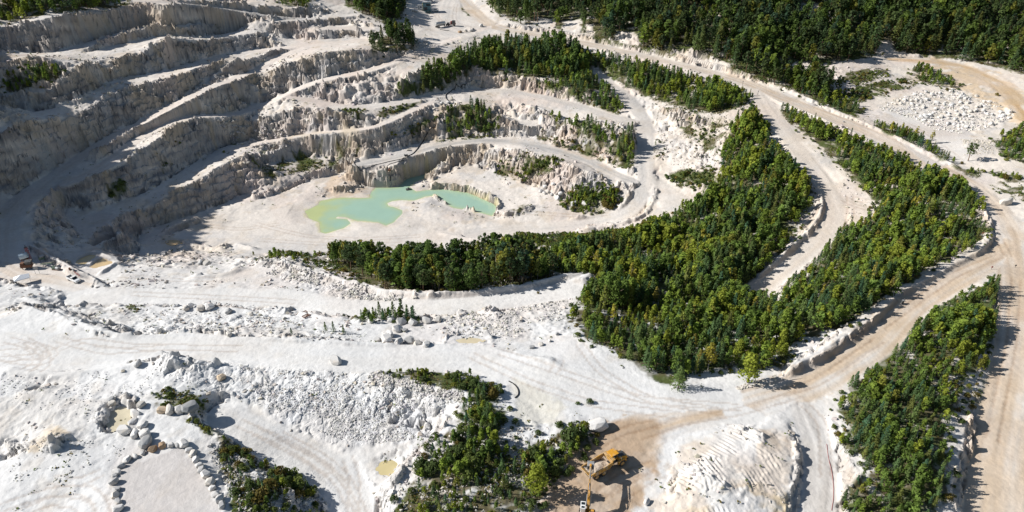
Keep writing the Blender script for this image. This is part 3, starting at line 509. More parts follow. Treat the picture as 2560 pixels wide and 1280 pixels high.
# ------------------------------------------------------------------ the ground sheet
ys = [70.0]
while ys[-1] < 640: ys.append(ys[-1]*1.0021)
ys = np.array([-400, -150, -40, 20, 50, 62] + ys + [680, 760, 900, 1200, 1700, 2600, 4000])
ss = np.concatenate([[-12, -6, -3.4, -2.4, -1.9], np.arange(-1.6, -1.02, .02), np.linspace(-1, 1, 1120), np.arange(1.02, 1.6, .03), [1.9, 2.4, 3.4, 6, 12]])
XX = ss[None, :]*(60+.72*np.clip(ys, 0, None))[:, None]; YY = np.repeat(ys[:, None], len(ss), 1)
gy, gx = np.gradient(blur(HF, 3), FG)
SL = np.hypot(gx, gy)
def ground_h(x, y):
    h = bil(HF, x, y, FG); sl = bil(SL, x, y, FG); sm = bil(SMOOTH, x, y, FG); ro = bil(ROUGH, x, y, FG); so = bil(SOIL, x, y, FG)
    near = sstep(POND_Z+.05, POND_Z+.6, h)
    k = sstep(.20, .6, sl)*(1-.9*sm)*(1-.5*so)*near*(.9+.5*sstep(240, 330, y))
    wxx = x+1.2*fbm(x/2.2, y/2.2, 5, 3); wyy = y+1.2*fbm(x/2.2, y/2.2, 6, 3)
    c1, d1 = cells(wxx/4.2, wyy/4.2, 21); c2, d2 = cells(wxx/1.7, wyy/1.7, 22)
    h = h+k*(2.2*(c1-.5)-.6*(d1-.4)+1.2*(c2-.5)-.4*(d2-.4))
    q = h/2.4+.6*fbm(x/9, y/9, 25, 2); fr = q-np.floor(q); h = h+k*1.7*(sstep(.3, .7, fr)-fr)
    h = h+ro*near*(1-sm)*(.55*(c2-.5)-.3*(d2-.4))
    h = h+k*(2.6*(ridged(x/13, y/13, 3, 4)-.62)+.9*(ridged(x/3.3, y/3.3, 9, 4)-.6)+.7*(vnoise(x/1.1, y/1.1, 15)-.5))
    h = h+(1-.85*sm)*near*(.30*fbm(x/9, y/9, 61, 4)+ (.13+.34*ro)*fbm(x/1.7, y/1.7, 71, 4))+ro*near*.25*(ridged(x/2.6, y/2.6, 77, 3)-.6)*(1-sm)
    h = h+.02*fbm(x/.9, y/.9, 81, 3)*near
    rb = bil(RIB, x, y, FG)
    th = (vnoise(x/7, y/7, 83) > .5)*.55; h = h+rb*.17*sstep(.2, .5, vnoise(x/5+9, y/5, 88))*np.sin((x*np.cos(.25+th)+y*np.sin(.25+th))*6.4+.9*fbm(x/3.5, y/3.5, 85, 2))*(.5+vnoise(x/1.6, y/1.6, 86))
    rd = bil(RD, x, y, FG)
    return h
i = np.clip(((XX-X0)/FG).astype(int), 0, fx-1); j = np.clip(((YY-Y0)/FG).astype(int), 0, fy-1)
ZZ = ground_h(XX, YY)
# wheel tracks: pairs of ruts left by the machines
TRK = np.zeros((fy, fx), np.float32)
TRACKS = [[(0,870),(80,862),(150,880),(120,910),(40,905),(0,890)], [(0,900),(110,890),(200,850),(330,868),(600,872)], [(60,850),(110,875),(130,905),(90,930)], [(20,850),(90,868),(110,900),(60,925)], [(150,850),(260,880),(420,870)], [(0,1275),(120,1230),(230,1225),(262,1260),(262,1290)], [(40,1290),(130,1250),(215,1262),(225,1290)], [(130,1200),(200,1210),(260,1180)],
 [(1180,890),(1330,960),(1480,1010),(1700,1040)], [(1250,880),(1400,930),(1600,1000),(1850,1020)], [(1450,860),(1500,930),(1620,1000),(1800,1030)], [(1500,1110),(1560,1075),(1650,1060)], [(1490,1090),(1560,1060)], [(1500,1240),(1560,1190),(1640,1160)], [(1540,1250),(1600,1210),(1680,1170)], [(1600,1090),(1700,1055),(1850,1030),(2000,985)], [(1400,900),(1405,920),(1380,935)],
 [(640,1080),(760,1140),(850,1200),(890,1290)], [(700,1090),(800,1140),(870,1200),(905,1290)], [(600,1060),(720,1110),(830,1180)], [(870,1150),(890,1200),(880,1290)], [(2110,500),(2150,520),(2180,525)], [(2120,490),(2150,505),(2185,505)], [(2120,560),(2130,530),(2125,490)], [(2340,430),(2420,490),(2480,560),(2520,640)], [(2500,640),(2380,690),(2200,820)], [(2540,700),(2530,850),(2480,1100)], [(1950,985),(2040,960),(2200,850)], [(2000,1000),(2060,1060),(2065,1200)],
 [(640,560),(760,590),(900,600),(1050,590)], [(650,600),(800,610),(1000,610)], [(480,560),(600,575),(700,560)], [(1300,530),(1420,540),(1520,535)], [(2180,290),(2260,300),(2330,350),(2400,400)], [(2170,285),(2280,330),(2370,390)], [(300,690),(420,700),(540,700)], [(330,735),(560,745),(740,755)], [(1080,20),(1100,60),(1160,80)], [(1140,10),(1130,60),(1190,70)]]
for T_ in TRACKS:
    P = np.array([hit(u, v) for u, v in dense(T_, 12)])
    for _ in range(5): P[1:-1] = .25*P[:-2]+.5*P[1:-1]+.25*P[2:]
    P, S = resample(P[:, :2], .3)
    if len(P) < 4: continue
    D = np.gradient(P, axis=0); D /= np.linalg.norm(D, axis=1)[:, None]+1e-9
    for off in (-1.1, 1.1):
        ti = np.round((P[:,0]-D[:,1]*off-X0)/FG).astype(int); tj = np.round((P[:,1]+D[:,0]*off-Y0)/FG).astype(int); ok = (ti > 0) & (ti < fx-1) & (tj > 0) & (tj < fy-1)
        TRK[tj[ok], ti[ok]] = .6+.4*vnoise(S[ok]/4, S[ok]*0, 3)
ZZ = ZZ-.05*bil(TRK, XX, YY, FG)
lat = RL[j, i]; ars = RS[j, i]; on = sstep(0, -1.2, bil(RD, XX, YY, FG))
ZZ = ZZ+on*.045*(vnoise(lat*1.1, ars*.04, 91)-.5)*2+on*.05*fbm(XX/1.6, YY/1.6, 92, 3)
far = sstep(640, 900, YY)+sstep(500, 800, np.abs(XX)); ZZ = ZZ+far*18*fbm(XX/220, YY/220, 95, 3)
warp = 1.6
wx = XX+warp*fbm(XX/2.3, YY/2.3, 101, 3)*1.5; wy = YY+warp*fbm(XX/2.3, YY/2.3, 107, 3)*1.5
CC = np.stack([bil(GC[..., c], wx, wy, FG) for c in range(3)], -1)
rr = bil(RD, XX, YY, FG) < .8
CR = np.stack([bil(GC[..., c], XX, YY, FG) for c in range(3)], -1)
CC = np.where(rr[..., None], CR, CC)
slv = bil(SL, XX, YY, FG); sov = bil(SOIL, wx, wy, FG)
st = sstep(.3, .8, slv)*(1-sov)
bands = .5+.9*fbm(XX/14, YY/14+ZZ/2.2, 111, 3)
west_shade = sstep(20, -150, XX)*sstep(165, 215, YY)
rk = st*np.clip(.35+.9*fbm(XX/6, YY/6+ZZ/1.5, 115, 4), 0, 1)*(.35+.65*west_shade); rk = np.clip(rk*1.25, 0, .9)[..., None]
CC = CC*(1-rk)+(np.array((.30,.30,.305))*(1-west_shade[..., None])+np.array((.215,.22,.235))*west_shade[..., None])*rk  # grey rock on the faces, with the left wall's shade painted in westward
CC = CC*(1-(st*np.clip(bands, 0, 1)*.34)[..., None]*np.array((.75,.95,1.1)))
CC = CC*(1+.07*fbm(XX/1.1, YY/1.1, 121, 4)+.12*fbm(XX/11, YY/11, 131, 4))[..., None]
smv = bil(SMOOTH, XX, YY, FG)
for sc_, sd_, th0, colr, kk in ((16, 141, .08, (.50,.415,.325), .55), (11, 151, .12, (.44,.44,.45), .5), (24, 161, .1, (.56,.47,.42), .6), (5, 171, .22, (.47,.38,.27), .45), (3.2, 181, .2, (.40,.395,.39), .4)):
    dm = sstep(th0, th0+.28, fbm(XX/sc_, YY/sc_, sd_, 5))*(1-sov)*kk*(1-.55*smv)*(.75+.5*st)*(.5+.5*sstep(150, 260, YY))
    CC = CC*(1-dm[..., None])+np.array(colr)*dm[..., None]
tr = bil(TRK, XX, YY, FG); CC = CC*(1-.30*tr[..., None]*np.array((.8,1,1.15)))
CC = np.clip(CC, .01, .8)

def mesh_from(name, V, Fc, mats=(), smooth=False, mi=None):
    me = bpy.data.meshes.new(name); V = np.ascontiguousarray(V, np.float32); Fc = np.asarray(Fc)
    n, k = Fc.shape
    me.vertices.add(len(V)); me.vertices.foreach_set('co', V.ravel())
    me.loops.add(n*k); me.polygons.add(n)
    me.loops.foreach_set('vertex_index', np.ascontiguousarray(Fc, np.int32).ravel())
    me.polygons.foreach_set('loop_start', np.arange(0, n*k, k, dtype=np.int32)); 
    if smooth: me.polygons.foreach_set('use_smooth', np.ones(n, bool))
    else: me.polygons.foreach_set('use_smooth', np.zeros(n, bool))
    for m in mats: me.materials.append(m)
    if mi is not None: me.polygons.foreach_set('material_index', np.ascontiguousarray(mi, np.int32))
    me.update(calc_edges=True); return me
def add_col(me, rgb, name='col'):
    a = me.color_attributes.new(name, 'FLOAT_COLOR', 'POINT')
    c = np.ones((len(me.vertices), 4), np.float32); c[:, :3] = rgb; a.data.foreach_set('color', c.ravel())
def obj(name, me, parent=None, **kw):
    o = bpy.data.objects.new(name, me); C.objects.link(o)
    if parent is not None: o.parent = parent
    for k, v in kw.items(): o[k] = v
    return o

# ------------------------------------------------------------------ materials
def mat(name, rgb=(.5,.5,.5), rough=.6, metal=0., noise=.12, scale=3., bump=0., bscale=8., spec=.3, attr=None, objcol=False, dirt=None):
    m = bpy.data.materials.new(name); m.use_nodes = True; nt = m.node_tree; N = nt.nodes; L = nt.links
    b = N['Principled BSDF']; b.inputs['Roughness'].default_value = rough; b.inputs['Metallic'].default_value = metal
    b.inputs['Specular IOR Level'].default_value = spec
    tc = N.new('ShaderNodeTexCoord'); nz = N.new('ShaderNodeTexNoise'); nz.inputs['Scale'].default_value = scale; nz.inputs['Detail'].default_value = 5
    L.new(tc.outputs['Object'], nz.inputs['Vector'])
    mr = N.new('ShaderNodeMapRange'); mr.inputs['From Min'].default_value = .3; mr.inputs['From Max'].default_value = .7
    mr.inputs['To Min'].default_value = 1-noise; mr.inputs['To Max'].default_value = 1+noise; L.new(nz.outputs['Fac'], mr.inputs['Value'])
    if attr:
        at = N.new('ShaderNodeAttribute'); at.attribute_name = attr; src = at.outputs['Color']
        if objcol:
            oi = N.new('ShaderNodeObjectInfo'); mu = N.new('ShaderNodeMix'); mu.data_type = 'RGBA'; mu.blend_type = 'MULTIPLY'; mu.inputs['Factor'].default_value = 1
            L.new(src, mu.inputs['A']); L.new(oi.outputs['Color'], mu.inputs['B']); src = mu.outputs['Result']
    else:
        c = N.new('ShaderNodeRGB'); c.outputs[0].default_value = (*rgb, 1); src = c.outputs[0]
    if dirt:
        n2 = N.new('ShaderNodeTexNoise'); n2.inputs['Scale'].default_value = 1.3; n2.inputs['Detail'].default_value = 6; L.new(tc.outputs['Object'], n2.inputs['Vector'])
        r2 = N.new('ShaderNodeMapRange'); r2.inputs['From Min'].default_value = .45; r2.inputs['From Max'].default_value = .68; r2.inputs['To Max'].default_value = dirt[1]; L.new(n2.outputs['Fac'], r2.inputs['Value'])
        mx = N.new('ShaderNodeMix'); mx.data_type = 'RGBA'; L.new(r2.outputs['Result'], mx.inputs['Factor']); L.new(src, mx.inputs['A']); mx.inputs['B'].default_value = (*dirt[0], 1); src = mx.outputs['Result']
    vm = N.new('ShaderNodeVectorMath'); vm.operation = 'SCALE'; L.new(src, vm.inputs[0]); L.new(mr.outputs['Result'], vm.inputs['Scale'])
    L.new(vm.outputs['Vector'], b.inputs['Base Color'])
    if bump:
        n3 = N.new('ShaderNodeTexNoise'); n3.inputs['Scale'].default_value = bscale; n3.inputs['Detail'].default_value = 6; n3.inputs['Roughness'].default_value = .65
        L.new(tc.outputs['Object'], n3.inputs['Vector']); bp = N.new('ShaderNodeBump'); bp.inputs['Strength'].default_value = 1; bp.inputs['Distance'].default_value = bump
        L.new(n3.outputs['Fac'], bp.inputs['Height']); L.new(bp.outputs['Normal'], b.inputs['Normal'])
    return m
M_ground = mat('chalk_ground', rough=.95, spec=.1, attr='col', noise=.05, scale=.9, bump=.14, bscale=.9)
NR, NC = XX.shape
V = np.stack([XX.ravel(), YY.ravel(), ZZ.ravel()], 1)
q = (np.arange(NR-1)[:, None]*NC+np.arange(NC-1)[None, :]).ravel()
me = mesh_from('ground', V, np.stack([q, q+1, q+NC+1, q+NC], 1), [M_ground], smooth=True)
fl = ((st*(1-smv) > .35) | (bil(ROUGH, XX, YY, FG) > .45))[:-1, :-1].ravel(); me.polygons.foreach_set('use_smooth', ~fl)
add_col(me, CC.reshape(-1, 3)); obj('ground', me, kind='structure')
del V, q, XX, YY, ZZ, CC, wx, wy, lat, ars, on, CR

def sheet(name, P, z, m, colf=None, pad=1.2, res=.6, **kw):
    gx_ = np.arange(P[:,0].min()-pad, P[:,0].max()+pad+res, res); gy_ = np.arange(P[:,1].min()-pad, P[:,1].max()+pad+res, res)
    a, b = np.meshgrid(gx_, gy_); ins_ = inpoly(a, b, P); d = pdist(a, b, P)*np.where(ins_, -1, 1)
    keep = d < pad; idx = -np.ones(a.shape, int); idx[keep] = np.arange(keep.sum())
    A = idx[:-1, :-1]; B = idx[:-1, 1:]; Cc = idx[1:, 1:]; D = idx[1:, :-1]; ok = (A >= 0) & (B >= 0) & (Cc >= 0) & (D >= 0)
    me = mesh_from(name, np.stack([a[keep], b[keep], np.full(keep.sum(), z)], 1), np.stack([A[ok], B[ok], Cc[ok], D[ok]], 1), [m], smooth=True)
    if colf is not None: add_col(me, colf(a[keep], b[keep], d[keep]))
    return obj(name, me, **kw)
M_water = mat('milky_water', rough=.12, spec=.35, attr='col', noise=.03, scale=.15, bump=.004, bscale=2.5)
def pondcol(x, y, d):
    px = (x-PONDW[:,0].min())/(PONDW[:,0].max()-PONDW[:,0].min())
    sh = np.clip(sstep(-4.5, .0, d)*.3+sstep(-1.3, 0, d)*.35+sstep(.26, .02, px+.10*fbm(x/6, y/6, 5, 3))*.95, 0, 1)
    sh = np.clip(sh*(1+.5*fbm(x/5, y/5, 6, 3)), 0, 1)[:, None]
    return np.array((.325,.48,.385))*(1-sh)+np.array((.45,.50,.24))*sh
sheet('pond_water', PONDW, POND_Z, M_water, pondcol, kind='structure', label='milky turquoise pond on the pit floor with yellow green shallow edges')
for (pts, z, rgb, nm, lb), P in zip(POOLS, POOLW):
    sheet(nm, P, z, M_water, lambda x, y, d, c=rgb: np.array(c)*(1+.15*fbm(x/2, y/2, 7, 3))[:, None], pad=.7, res=.4, kind='structure', label=lb)
#@@VEG
# ------------------------------------------------------------------ trees: crowns of many small leaf clumps round limbs
def translucent(m, k):
    nt = m.node_tree; N = nt.nodes; L = nt.links; b = N['Principled BSDF']; t = N.new('ShaderNodeBsdfTranslucent'); x = N.new('ShaderNodeMixShader'); x.inputs[0].default_value = k
    src = b.inputs['Base Color'].links[0].from_socket; L.new(src, t.inputs['Color']); L.new(b.outputs[0], x.inputs[1]); L.new(t.outputs[0], x.inputs[2]); L.new(x.outputs[0], N['Material Output'].inputs['Surface']); return m
M_leaf = mat('leaf', rough=.75, spec=.12, attr='col', objcol=True, noise=.25, scale=2.2)
M_leafmass = mat('leaf_mass', rough=.75, spec=.12, attr='col', noise=.22, scale=.5)
translucent(M_leaf, .42); translucent(M_leafmass, .42)
M_bark = mat('bark', rough=.9, spec=.1, attr='col', objcol=True, noise=.3, scale=6)
def quads(P, Nn, size, r, jit=.55, asp=.75):
    """leaf clumps: four-cornered faces at P turned towards Nn with scatter"""
    n = len(P); Nn = Nn+r.normal(0, jit, (n, 3)); Nn /= np.linalg.norm(Nn, axis=1)[:, None]+1e-9
    A = np.cross(Nn, r.normal(0, 1, (n, 3))); A /= np.linalg.norm(A, axis=1)[:, None]+1e-9; B = np.cross(Nn, A)
    s = (size*r.uniform(.6, 1.35, n))[:, None]; A = A*s; B = B*s*asp
    V = np.stack([P-A-B*.3, P+B*-.9+A*.2, P+A+B*.25, P-A*.15+B], 1).reshape(-1, 3)
    return V, np.arange(4*n).reshape(n, 4)
def crown(kind, r, n, size):
    P = []; Nn = []
    if kind in ('broad', 'birch', 'shrub', 'scots'):
        if kind == 'broad': c0, c1, rad, nb, br = .22, .92, .17, 17, (.08, .145)
        elif kind == 'birch': c0, c1, rad, nb, br = .34, .93, .10, 14, (.055, .10)
        elif kind == 'scots': c0, c1, rad, nb, br = .42, .93, .15, 13, (.065, .12)
        else: c0, c1, rad, nb, br = .18, .62, .55, 13, (.20, .36)
        cs = []
        for i in range(nb):
            t = (i+.5)/nb; z = c0+(c1-c0)*t
            w = rad*(min(1, .55+1.8*t)*(1-t)**.62+.05) if kind != 'scots' else rad*(.6+.5*math.sin(math.pi*t))
            a = i*2.4+r.uniform(-.5, .5); d = w*r.uniform(.35, 1.)
            cs.append((d*math.cos(a), d*math.sin(a), z+r.uniform(-.03, .03), r.uniform(*br)*(1.15-.62*t)))
        cs = np.array(cs); k = r.integers(0, nb, n*3); d = r.normal(0, 1, (n*3, 3)); d[:, 2] = d[:, 2]*.8+.25; d /= np.linalg.norm(d, axis=1)[:, None]
        rr = cs[k, 3]*r.uniform(.65, 1.08, n*3); p = cs[k, :3]+d*rr[:, None]
        dd = np.linalg.norm(p[:, None, :]-cs[None, :, :3], axis=2)/cs[None, :, 3]
        keep = (dd.min(1) > .62) & (p[:, 2] > .04); p = p[keep][:n]; d = d[keep][:n]
        out = p*np.array((1, 1, .5))-np.array((0, 0, .25)); out /= np.linalg.norm(out, axis=1)[:, None]
        V, Fc = quads(p, d*.7+out*.3, size, r)
        sh = 1+.30*(r.random(len(p))-.5)+.35*(vnoise(p[:, 0]*9+5, p[:, 2]*9+p[:, 1]*7, 3)-.5)
    else:
        nl = 15; ps = []; ns = []
        for l in range(nl):
            t = l/(nl-1); z = .10+.86*t; rad = .235*(1-t)**.85+.012; nbq = 8 if t < .7 else 5
            for b in range(nbq):
                a = 2*math.pi*b/nbq+l*1.1+r.uniform(-.25, .25); L = rad*r.uniform(.7, 1.12)
                m = max(2, int(n/nl/nbq*(1.5-t)))
                u = r.uniform(.25, 1, m)
                ps.append(np.stack([np.cos(a)*L*u+r.normal(0, .012, m), np.sin(a)*L*u+r.normal(0, .012, m), z+.05*u-.02+r.normal(0, .012, m)], 1))
                ns.append(np.stack([np.cos(a)*u*.7, np.sin(a)*u*.7, np.full(m, .75)], 1))
        p = np.concatenate(ps+[np.stack([r.normal(0, .008, 12), r.normal(0, .008, 12), r.uniform(.9, 1., 12)], 1)]); d = np.concatenate(ns+[r.normal(0, 1, (12, 3))])
        V, Fc = quads(p, d, size, r, jit=.4, asp=.45)
        sh = 1+.35*(r.random(len(p))-.5)
    return V, Fc, np.repeat(np.clip(sh, .5, 1.6), 4)
def tube(pts, rad, n=6):
    pts = [Vector(p) for p in pts]; V = []; Fc = []
    for i, p in enumerate(pts):
        t = (pts[min(i+1, len(pts)-1)]-pts[max(i-1, 0)]).normalized()
        a = t.orthogonal().normalized(); b = t.cross(a)
        if i and (a.dot(pa) < 0): pass
        for k in range(n):
            w = 2*math.pi*k/n; V.append(p+(a*math.cos(w)+b*math.sin(w))*rad[i])
        pa = a
    for i in range(len(pts)-1):
        for k in range(n): Fc.append((i*n+k, i*n+(k+1) % n, (i+1)*n+(k+1) % n, (i+1)*n+k))
    return np.array([tuple(v) for v in V]), np.array(Fc)
def join(parts):
    V = []; Fc = []; o = 0
    for v, f_ in parts: V.append(v); Fc.append(f_+o); o += len(v)
    return np.concatenate(V), np.concatenate(Fc)
def trunk(kind, r, n=6):
    top = {'broad': .7, 'birch': .85, 'scots': .88, 'pine': .93, 'shrub': .35}[kind]; w = {'broad': .026, 'birch': .014, 'scots': .018, 'pine': .018, 'shrub': .03}[kind]
    bend = [(r.normal(0, .012)*i, r.normal(0, .012)*i, top*i/4-(.03 if i == 0 else 0)) for i in range(5)]
    parts = [tube(bend, [w*(1-.2*i) for i in range(5)], n)]
    if kind != 'pine':
        for i in range(5 if kind != 'shrub' else 4):
            a = i*2.1+r.uniform(-.4, .4); z0 = top*(.35+.12*i); L = {'broad': .2, 'birch': .1, 'scots': .14, 'shrub': .4}[kind]
            z0 = min(z0, top*.95); j = min(3, int(z0/top*4)); bx, by = bend[j][0], bend[j][1]
            parts.append(tube([(bx, by, z0), (bx+math.cos(a)*L*.5, by+math.sin(a)*L*.5, z0+.09), (bx+math.cos(a)*L, by+math.sin(a)*L, z0+.2)], [w*.5, w*.35, w*.12], 4))
    return join(parts)
SPEC = ['pine', 'scots', 'broad', 'birch', 'shrub']
NHI = dict(pine=620, scots=620, broad=760, birch=560, shrub=420); SHI = dict(pine=.026, scots=.027, broad=.027, birch=.021, shrub=.075)
NLO = dict(pine=150, scots=130, broad=170, birch=110, shrub=90); SLO = dict(pine=.052, scots=.055, broad=.058, birch=.042, shrub=.15)
HI = {}; LO = {}
for s in SPEC:
    HI[s] = []; LO[s] = []
    for k in range(5 if s in ('pine', 'broad', 'shrub') else 4):
        r = np.random.default_rng(100+k+SPEC.index(s)*10)
        V, Fc, sh = crown(s, r, NHI[s], SHI[s]); me = mesh_from('crown', V, Fc, [M_leaf]); add_col(me, np.repeat(sh[:, None], 3, 1))
        tv, tf = trunk(s, r); mt = mesh_from('trunk', tv, tf, [M_bark], smooth=True); add_col(mt, np.ones((len(tv), 3)))
        HI[s].append((me, mt))
        V, Fc, sh = crown(s, r, NLO[s], SLO[s]); tv, tf = trunk(s, r, 4)
        LO[s].append((V, Fc, sh, tv, tf))
BASE = dict(pine=(.098, .160, .062), scots=(.080, .122, .050), broad=(.205, .270, .050), birch=(.24, .27, .06), shrub=(.165, .190, .058))
BARK = dict(pine=(.12, .08, .06), scots=(.20, .13, .09), broad=(.14, .11, .08), birch=(.42, .38, .32), shrub=(.12, .09, .06))
HUES = {'pine': [('dark green', (1, 1, 1)), ('blue green', (.8, .98, 1.35)), ('mid green', (1.55, 1.35, 1.1)), ('olive green', (1.8, 1.25, .9))],
        'scots': [('dark green', (1, 1, 1)), ('blue green', (.85, 1., 1.4)), ('mid green', (1.4, 1.3, 1.1))],
        'broad': [('mid green', (.75, .85, 1.0)), ('bright green', (1.05, 1.08, 1.0)), ('yellow green', (1.32, 1.16, .9)), ('dark green', (.55, .66, .9)), ('olive green', (1.15, .9, .95))],
        'birch': [('bright green', (1, 1, 1)), ('yellow green', (1.5, 1.2, .9)), ('olive green', (1.1, .85, .9))],
        'shrub': [('dark green', (.65, .8, .85)), ('mid green', (1.0, 1.1, 1.)), ('olive brown', (1.2, .85, .8)), ('yellow green', (1.4, 1.3, .8))]}
HP = {'pine': [.45, .15, .25, .15], 'scots': [.55, .15, .3], 'broad': [.3, .33, .15, .12, .10], 'birch': [.5, .3, .2], 'shrub': [.4, .33, .17, .1]}
TREES = []   # x,y,z,h,spec,hue index,zone,width factor
def add_tree(x, y, h, s, zone, hue=None, wf=None):
    z = hgt(x, y)
    hi = int(rng.choice(len(HP[s]), p=HP[s])) if hue is None else hue
    TREES.append([x, y, z-.05, h, s, hi, zone, wf or float(rng.uniform(.85, 1.25)*(1.08 if s == 'broad' else .95)), float(rng.uniform(0, 6.28))])
for zone, (pts, sp_, (h0, h1), mix, cov, phrase) in VEG.items():
    P = VPOLY[zone]; x0, y0 = P.min(0); x1, y1 = P.max(0); ks = list(mix); pr = np.array([mix[k] for k in ks]); pr = pr/pr.sum()
    sp_ *= .70 if zone.startswith('grove') or zone == 'right_wood' else .80 if zone != 'north_wood' else .88
    x0 -= 3; y0 -= 3; x1 += 3; y1 += 3; nxs = int((x1-x0)/sp_)+1; nys = int((y1-y0)/sp_)+1
    a, b = np.meshgrid(x0+np.arange(nxs)*sp_, y0+np.arange(nys)*sp_)
    a = a+rng.uniform(-.48, .48, a.shape)*sp_; b = b+rng.uniform(-.48, .48, b.shape)*sp_
    edge = pdist(a, b, P); within = inpoly(a, b, P); within = np.where(within, -edge, edge) < 3.2*fbm(a/5, b/5, 305, 3)-.2; edge = np.abs(edge)
    fringe = ~within & (edge < 2.6) & (rng.random(a.shape) < .55) & ('shrub' not in mix or mix['shrub'] < .5)
    ok = (within | fringe) & (bil(RD, a, b, FG) > .8) & (bil(SD, a, b, FG) > 1.5)
    if zone == 'north_wood':
        for Px in XPOLY: ok &= ~inpoly(a, b, Px)
    cl = .5+1.1*fbm(a/9, b/9, 300, 2)
    ok &= cl > (.75-.95*cov)*.9
    hv = np.clip(.5+1.2*fbm(a/13, b/13, 310, 2)+rng.normal(0, .26, a.shape), -.25, 1.15)
    hv = hv*sstep(-1, 7, edge)*.82+hv*.18
    hb = fbm(a/12, b/12, 320, 3)
    for x, y, v, fr_, hn_ in zip(a[ok], b[ok], hv[ok], fringe[ok], hb[ok]):
        u_, v_, zc = proj(x, y, hgt(x, y))
        if zc < 20 or u_ < -420 or u_ > 2980 or v_ > 1500: continue
        if fr_: add_tree(x, y, rng.uniform(.6, 1.7), 'shrub', zone); continue
        s_ = str(rng.choice(ks, p=pr))
        if hn_ > .12 and 'broad' in ks and rng.random() < .5: s_ = 'broad'
        if hn_ < -.14 and 'pine' in ks and rng.random() < .5: s_ = 'pine'
        hu = None
        if s_ == 'broad' and rng.random() < .5: hu = 2 if hn_ > .2 else 1 if hn_ > -.05 else 0
        if zone in ('north_wood', 'top_wood', 'ramp_clump', 'tree_strip', 'terrace_grove') and s_ == 'broad': hu = int(rng.choice([0, 3, 4, 1], p=[.4, .35, .15, .1]))
        add_tree(x, y, max(.7, h0+(h1-h0)*v), s_, zone, hu)
HERO = [  # pixel of the foot, height, kind, hue, width, label
 (1340,1232,8.5,'broad',2,1.5,'big round yellow green tree left of the excavator, leaves turning'),
 (1868,958,9.5,'broad',2,1.35,'large round yellow green tree at the junction of the white roads'),
 (1695,972,6.8,'pine',2,1.5,'full green conifer at the lowest tip of the big grove'),
 (1770,925,9.,'birch',1,1.5,'yellow birch at the near edge of the big grove'),
 (2420,402,8.,'scots',2,1.4,'lone sparse pine on the pale mound below the small quarry'),
 (1745,925,6.5,'birch',2,1.0,'thin brownish sapling left of the yellow birch'),
 (1220,1060,6.5,'pine',0,1.2,'pointed dark conifer in the scrub beside the rubble field'),
 (1285,788,4.6,'pine',0,1.1,'spare')]
HEROL = {}
for u, v, h, s, hue, wf, lb in HERO[:-1]:
    x, y, z = hit(u, v); HEROL[len(TREES)] = lb; add_tree(x, y, h, s, 'hero', hue, wf)
def pinlist(lst, s, zone):
    for u, v, h in lst:
        x, y, z = hit(u, v); add_tree(x, y, h, s, zone)
pinlist([(905,800,3.6),(935,798,4.4),(950,792,5.5),(985,796,6),(1005,792,6.5),(1035,800,5),(925,800,3),(965,800,4)], 'pine', 'ledge_pines')
pinlist([(815,828,3.2),(835,830,3.6),(730,838,2.4),(860,835,3.)], 'pine', 'ledge_shrubs')
pinlist([(690,646,4.6),(678,645,3.5),(700,645,4),(635,640,2.2),(735,655,3)], 'broad', 'ridge_weeds')
pinlist([(1475,1008,1.6),(1445,1012,1.)], 'shrub', 'centre_patch')
pinlist([(2205,330,5),(2225,335,6),(2250,340,6.5),(2265,350,6),(2285,352,7),(2300,360,6),(2325,360,6.5)], 'birch', 'quarry_verge')
pinlist([(560,382,1.5),(450,362,1.4),(440,358,1.2),(1345,735,1.)], 'shrub', 'wall_shrub_high')

T = TREES; N_ = len(T)
tx, ty, tz, th_ = (np.array([t[k] for t in T]) for k in range(4))
pu, pv, pz = proj(tx, ty, tz+th_*.6)
inv = (pu > 5) & (pu < 2555) & (pv > 5) & (pv < 1275)
vis = inv.copy()
for k in np.nonzero(inv)[0]:
    s = np.linspace(.15, .97, 50); X_ = tx[k]*s; Y_ = ty[k]*s; Z_ = CAMZ+(tz[k]+th_[k]*.7-CAMZ)*s
    vis[k] = not np.any(bil(HF, X_, Y_, FG) > Z_+.3)
isshrub = np.array([t[4] == 'shrub' for t in T])
wid = np.array([{'pine': .45, 'scots': .45, 'broad': .5, 'birch': .32, 'shrub': 1.3}[t[4]] for t in T])
size = np.where(vis, th_*F/pz*np.sqrt(wid), 0)
for k in HEROL: size[k] = 999
pick = set()
for m_ in (isshrub, ~isshrub):
    o = np.argsort(-np.where(m_, size, -1))[:292]; pick |= set(int(q) for q in o if m_[q] and size[q] > 0)
NOUN = dict(pine='conifer', scots='pine', broad='leafy tree', birch='birch', shrub='shrub')
ZP = {}
for k in pick: ZP.setdefault((T[k][6]), []).append(k)
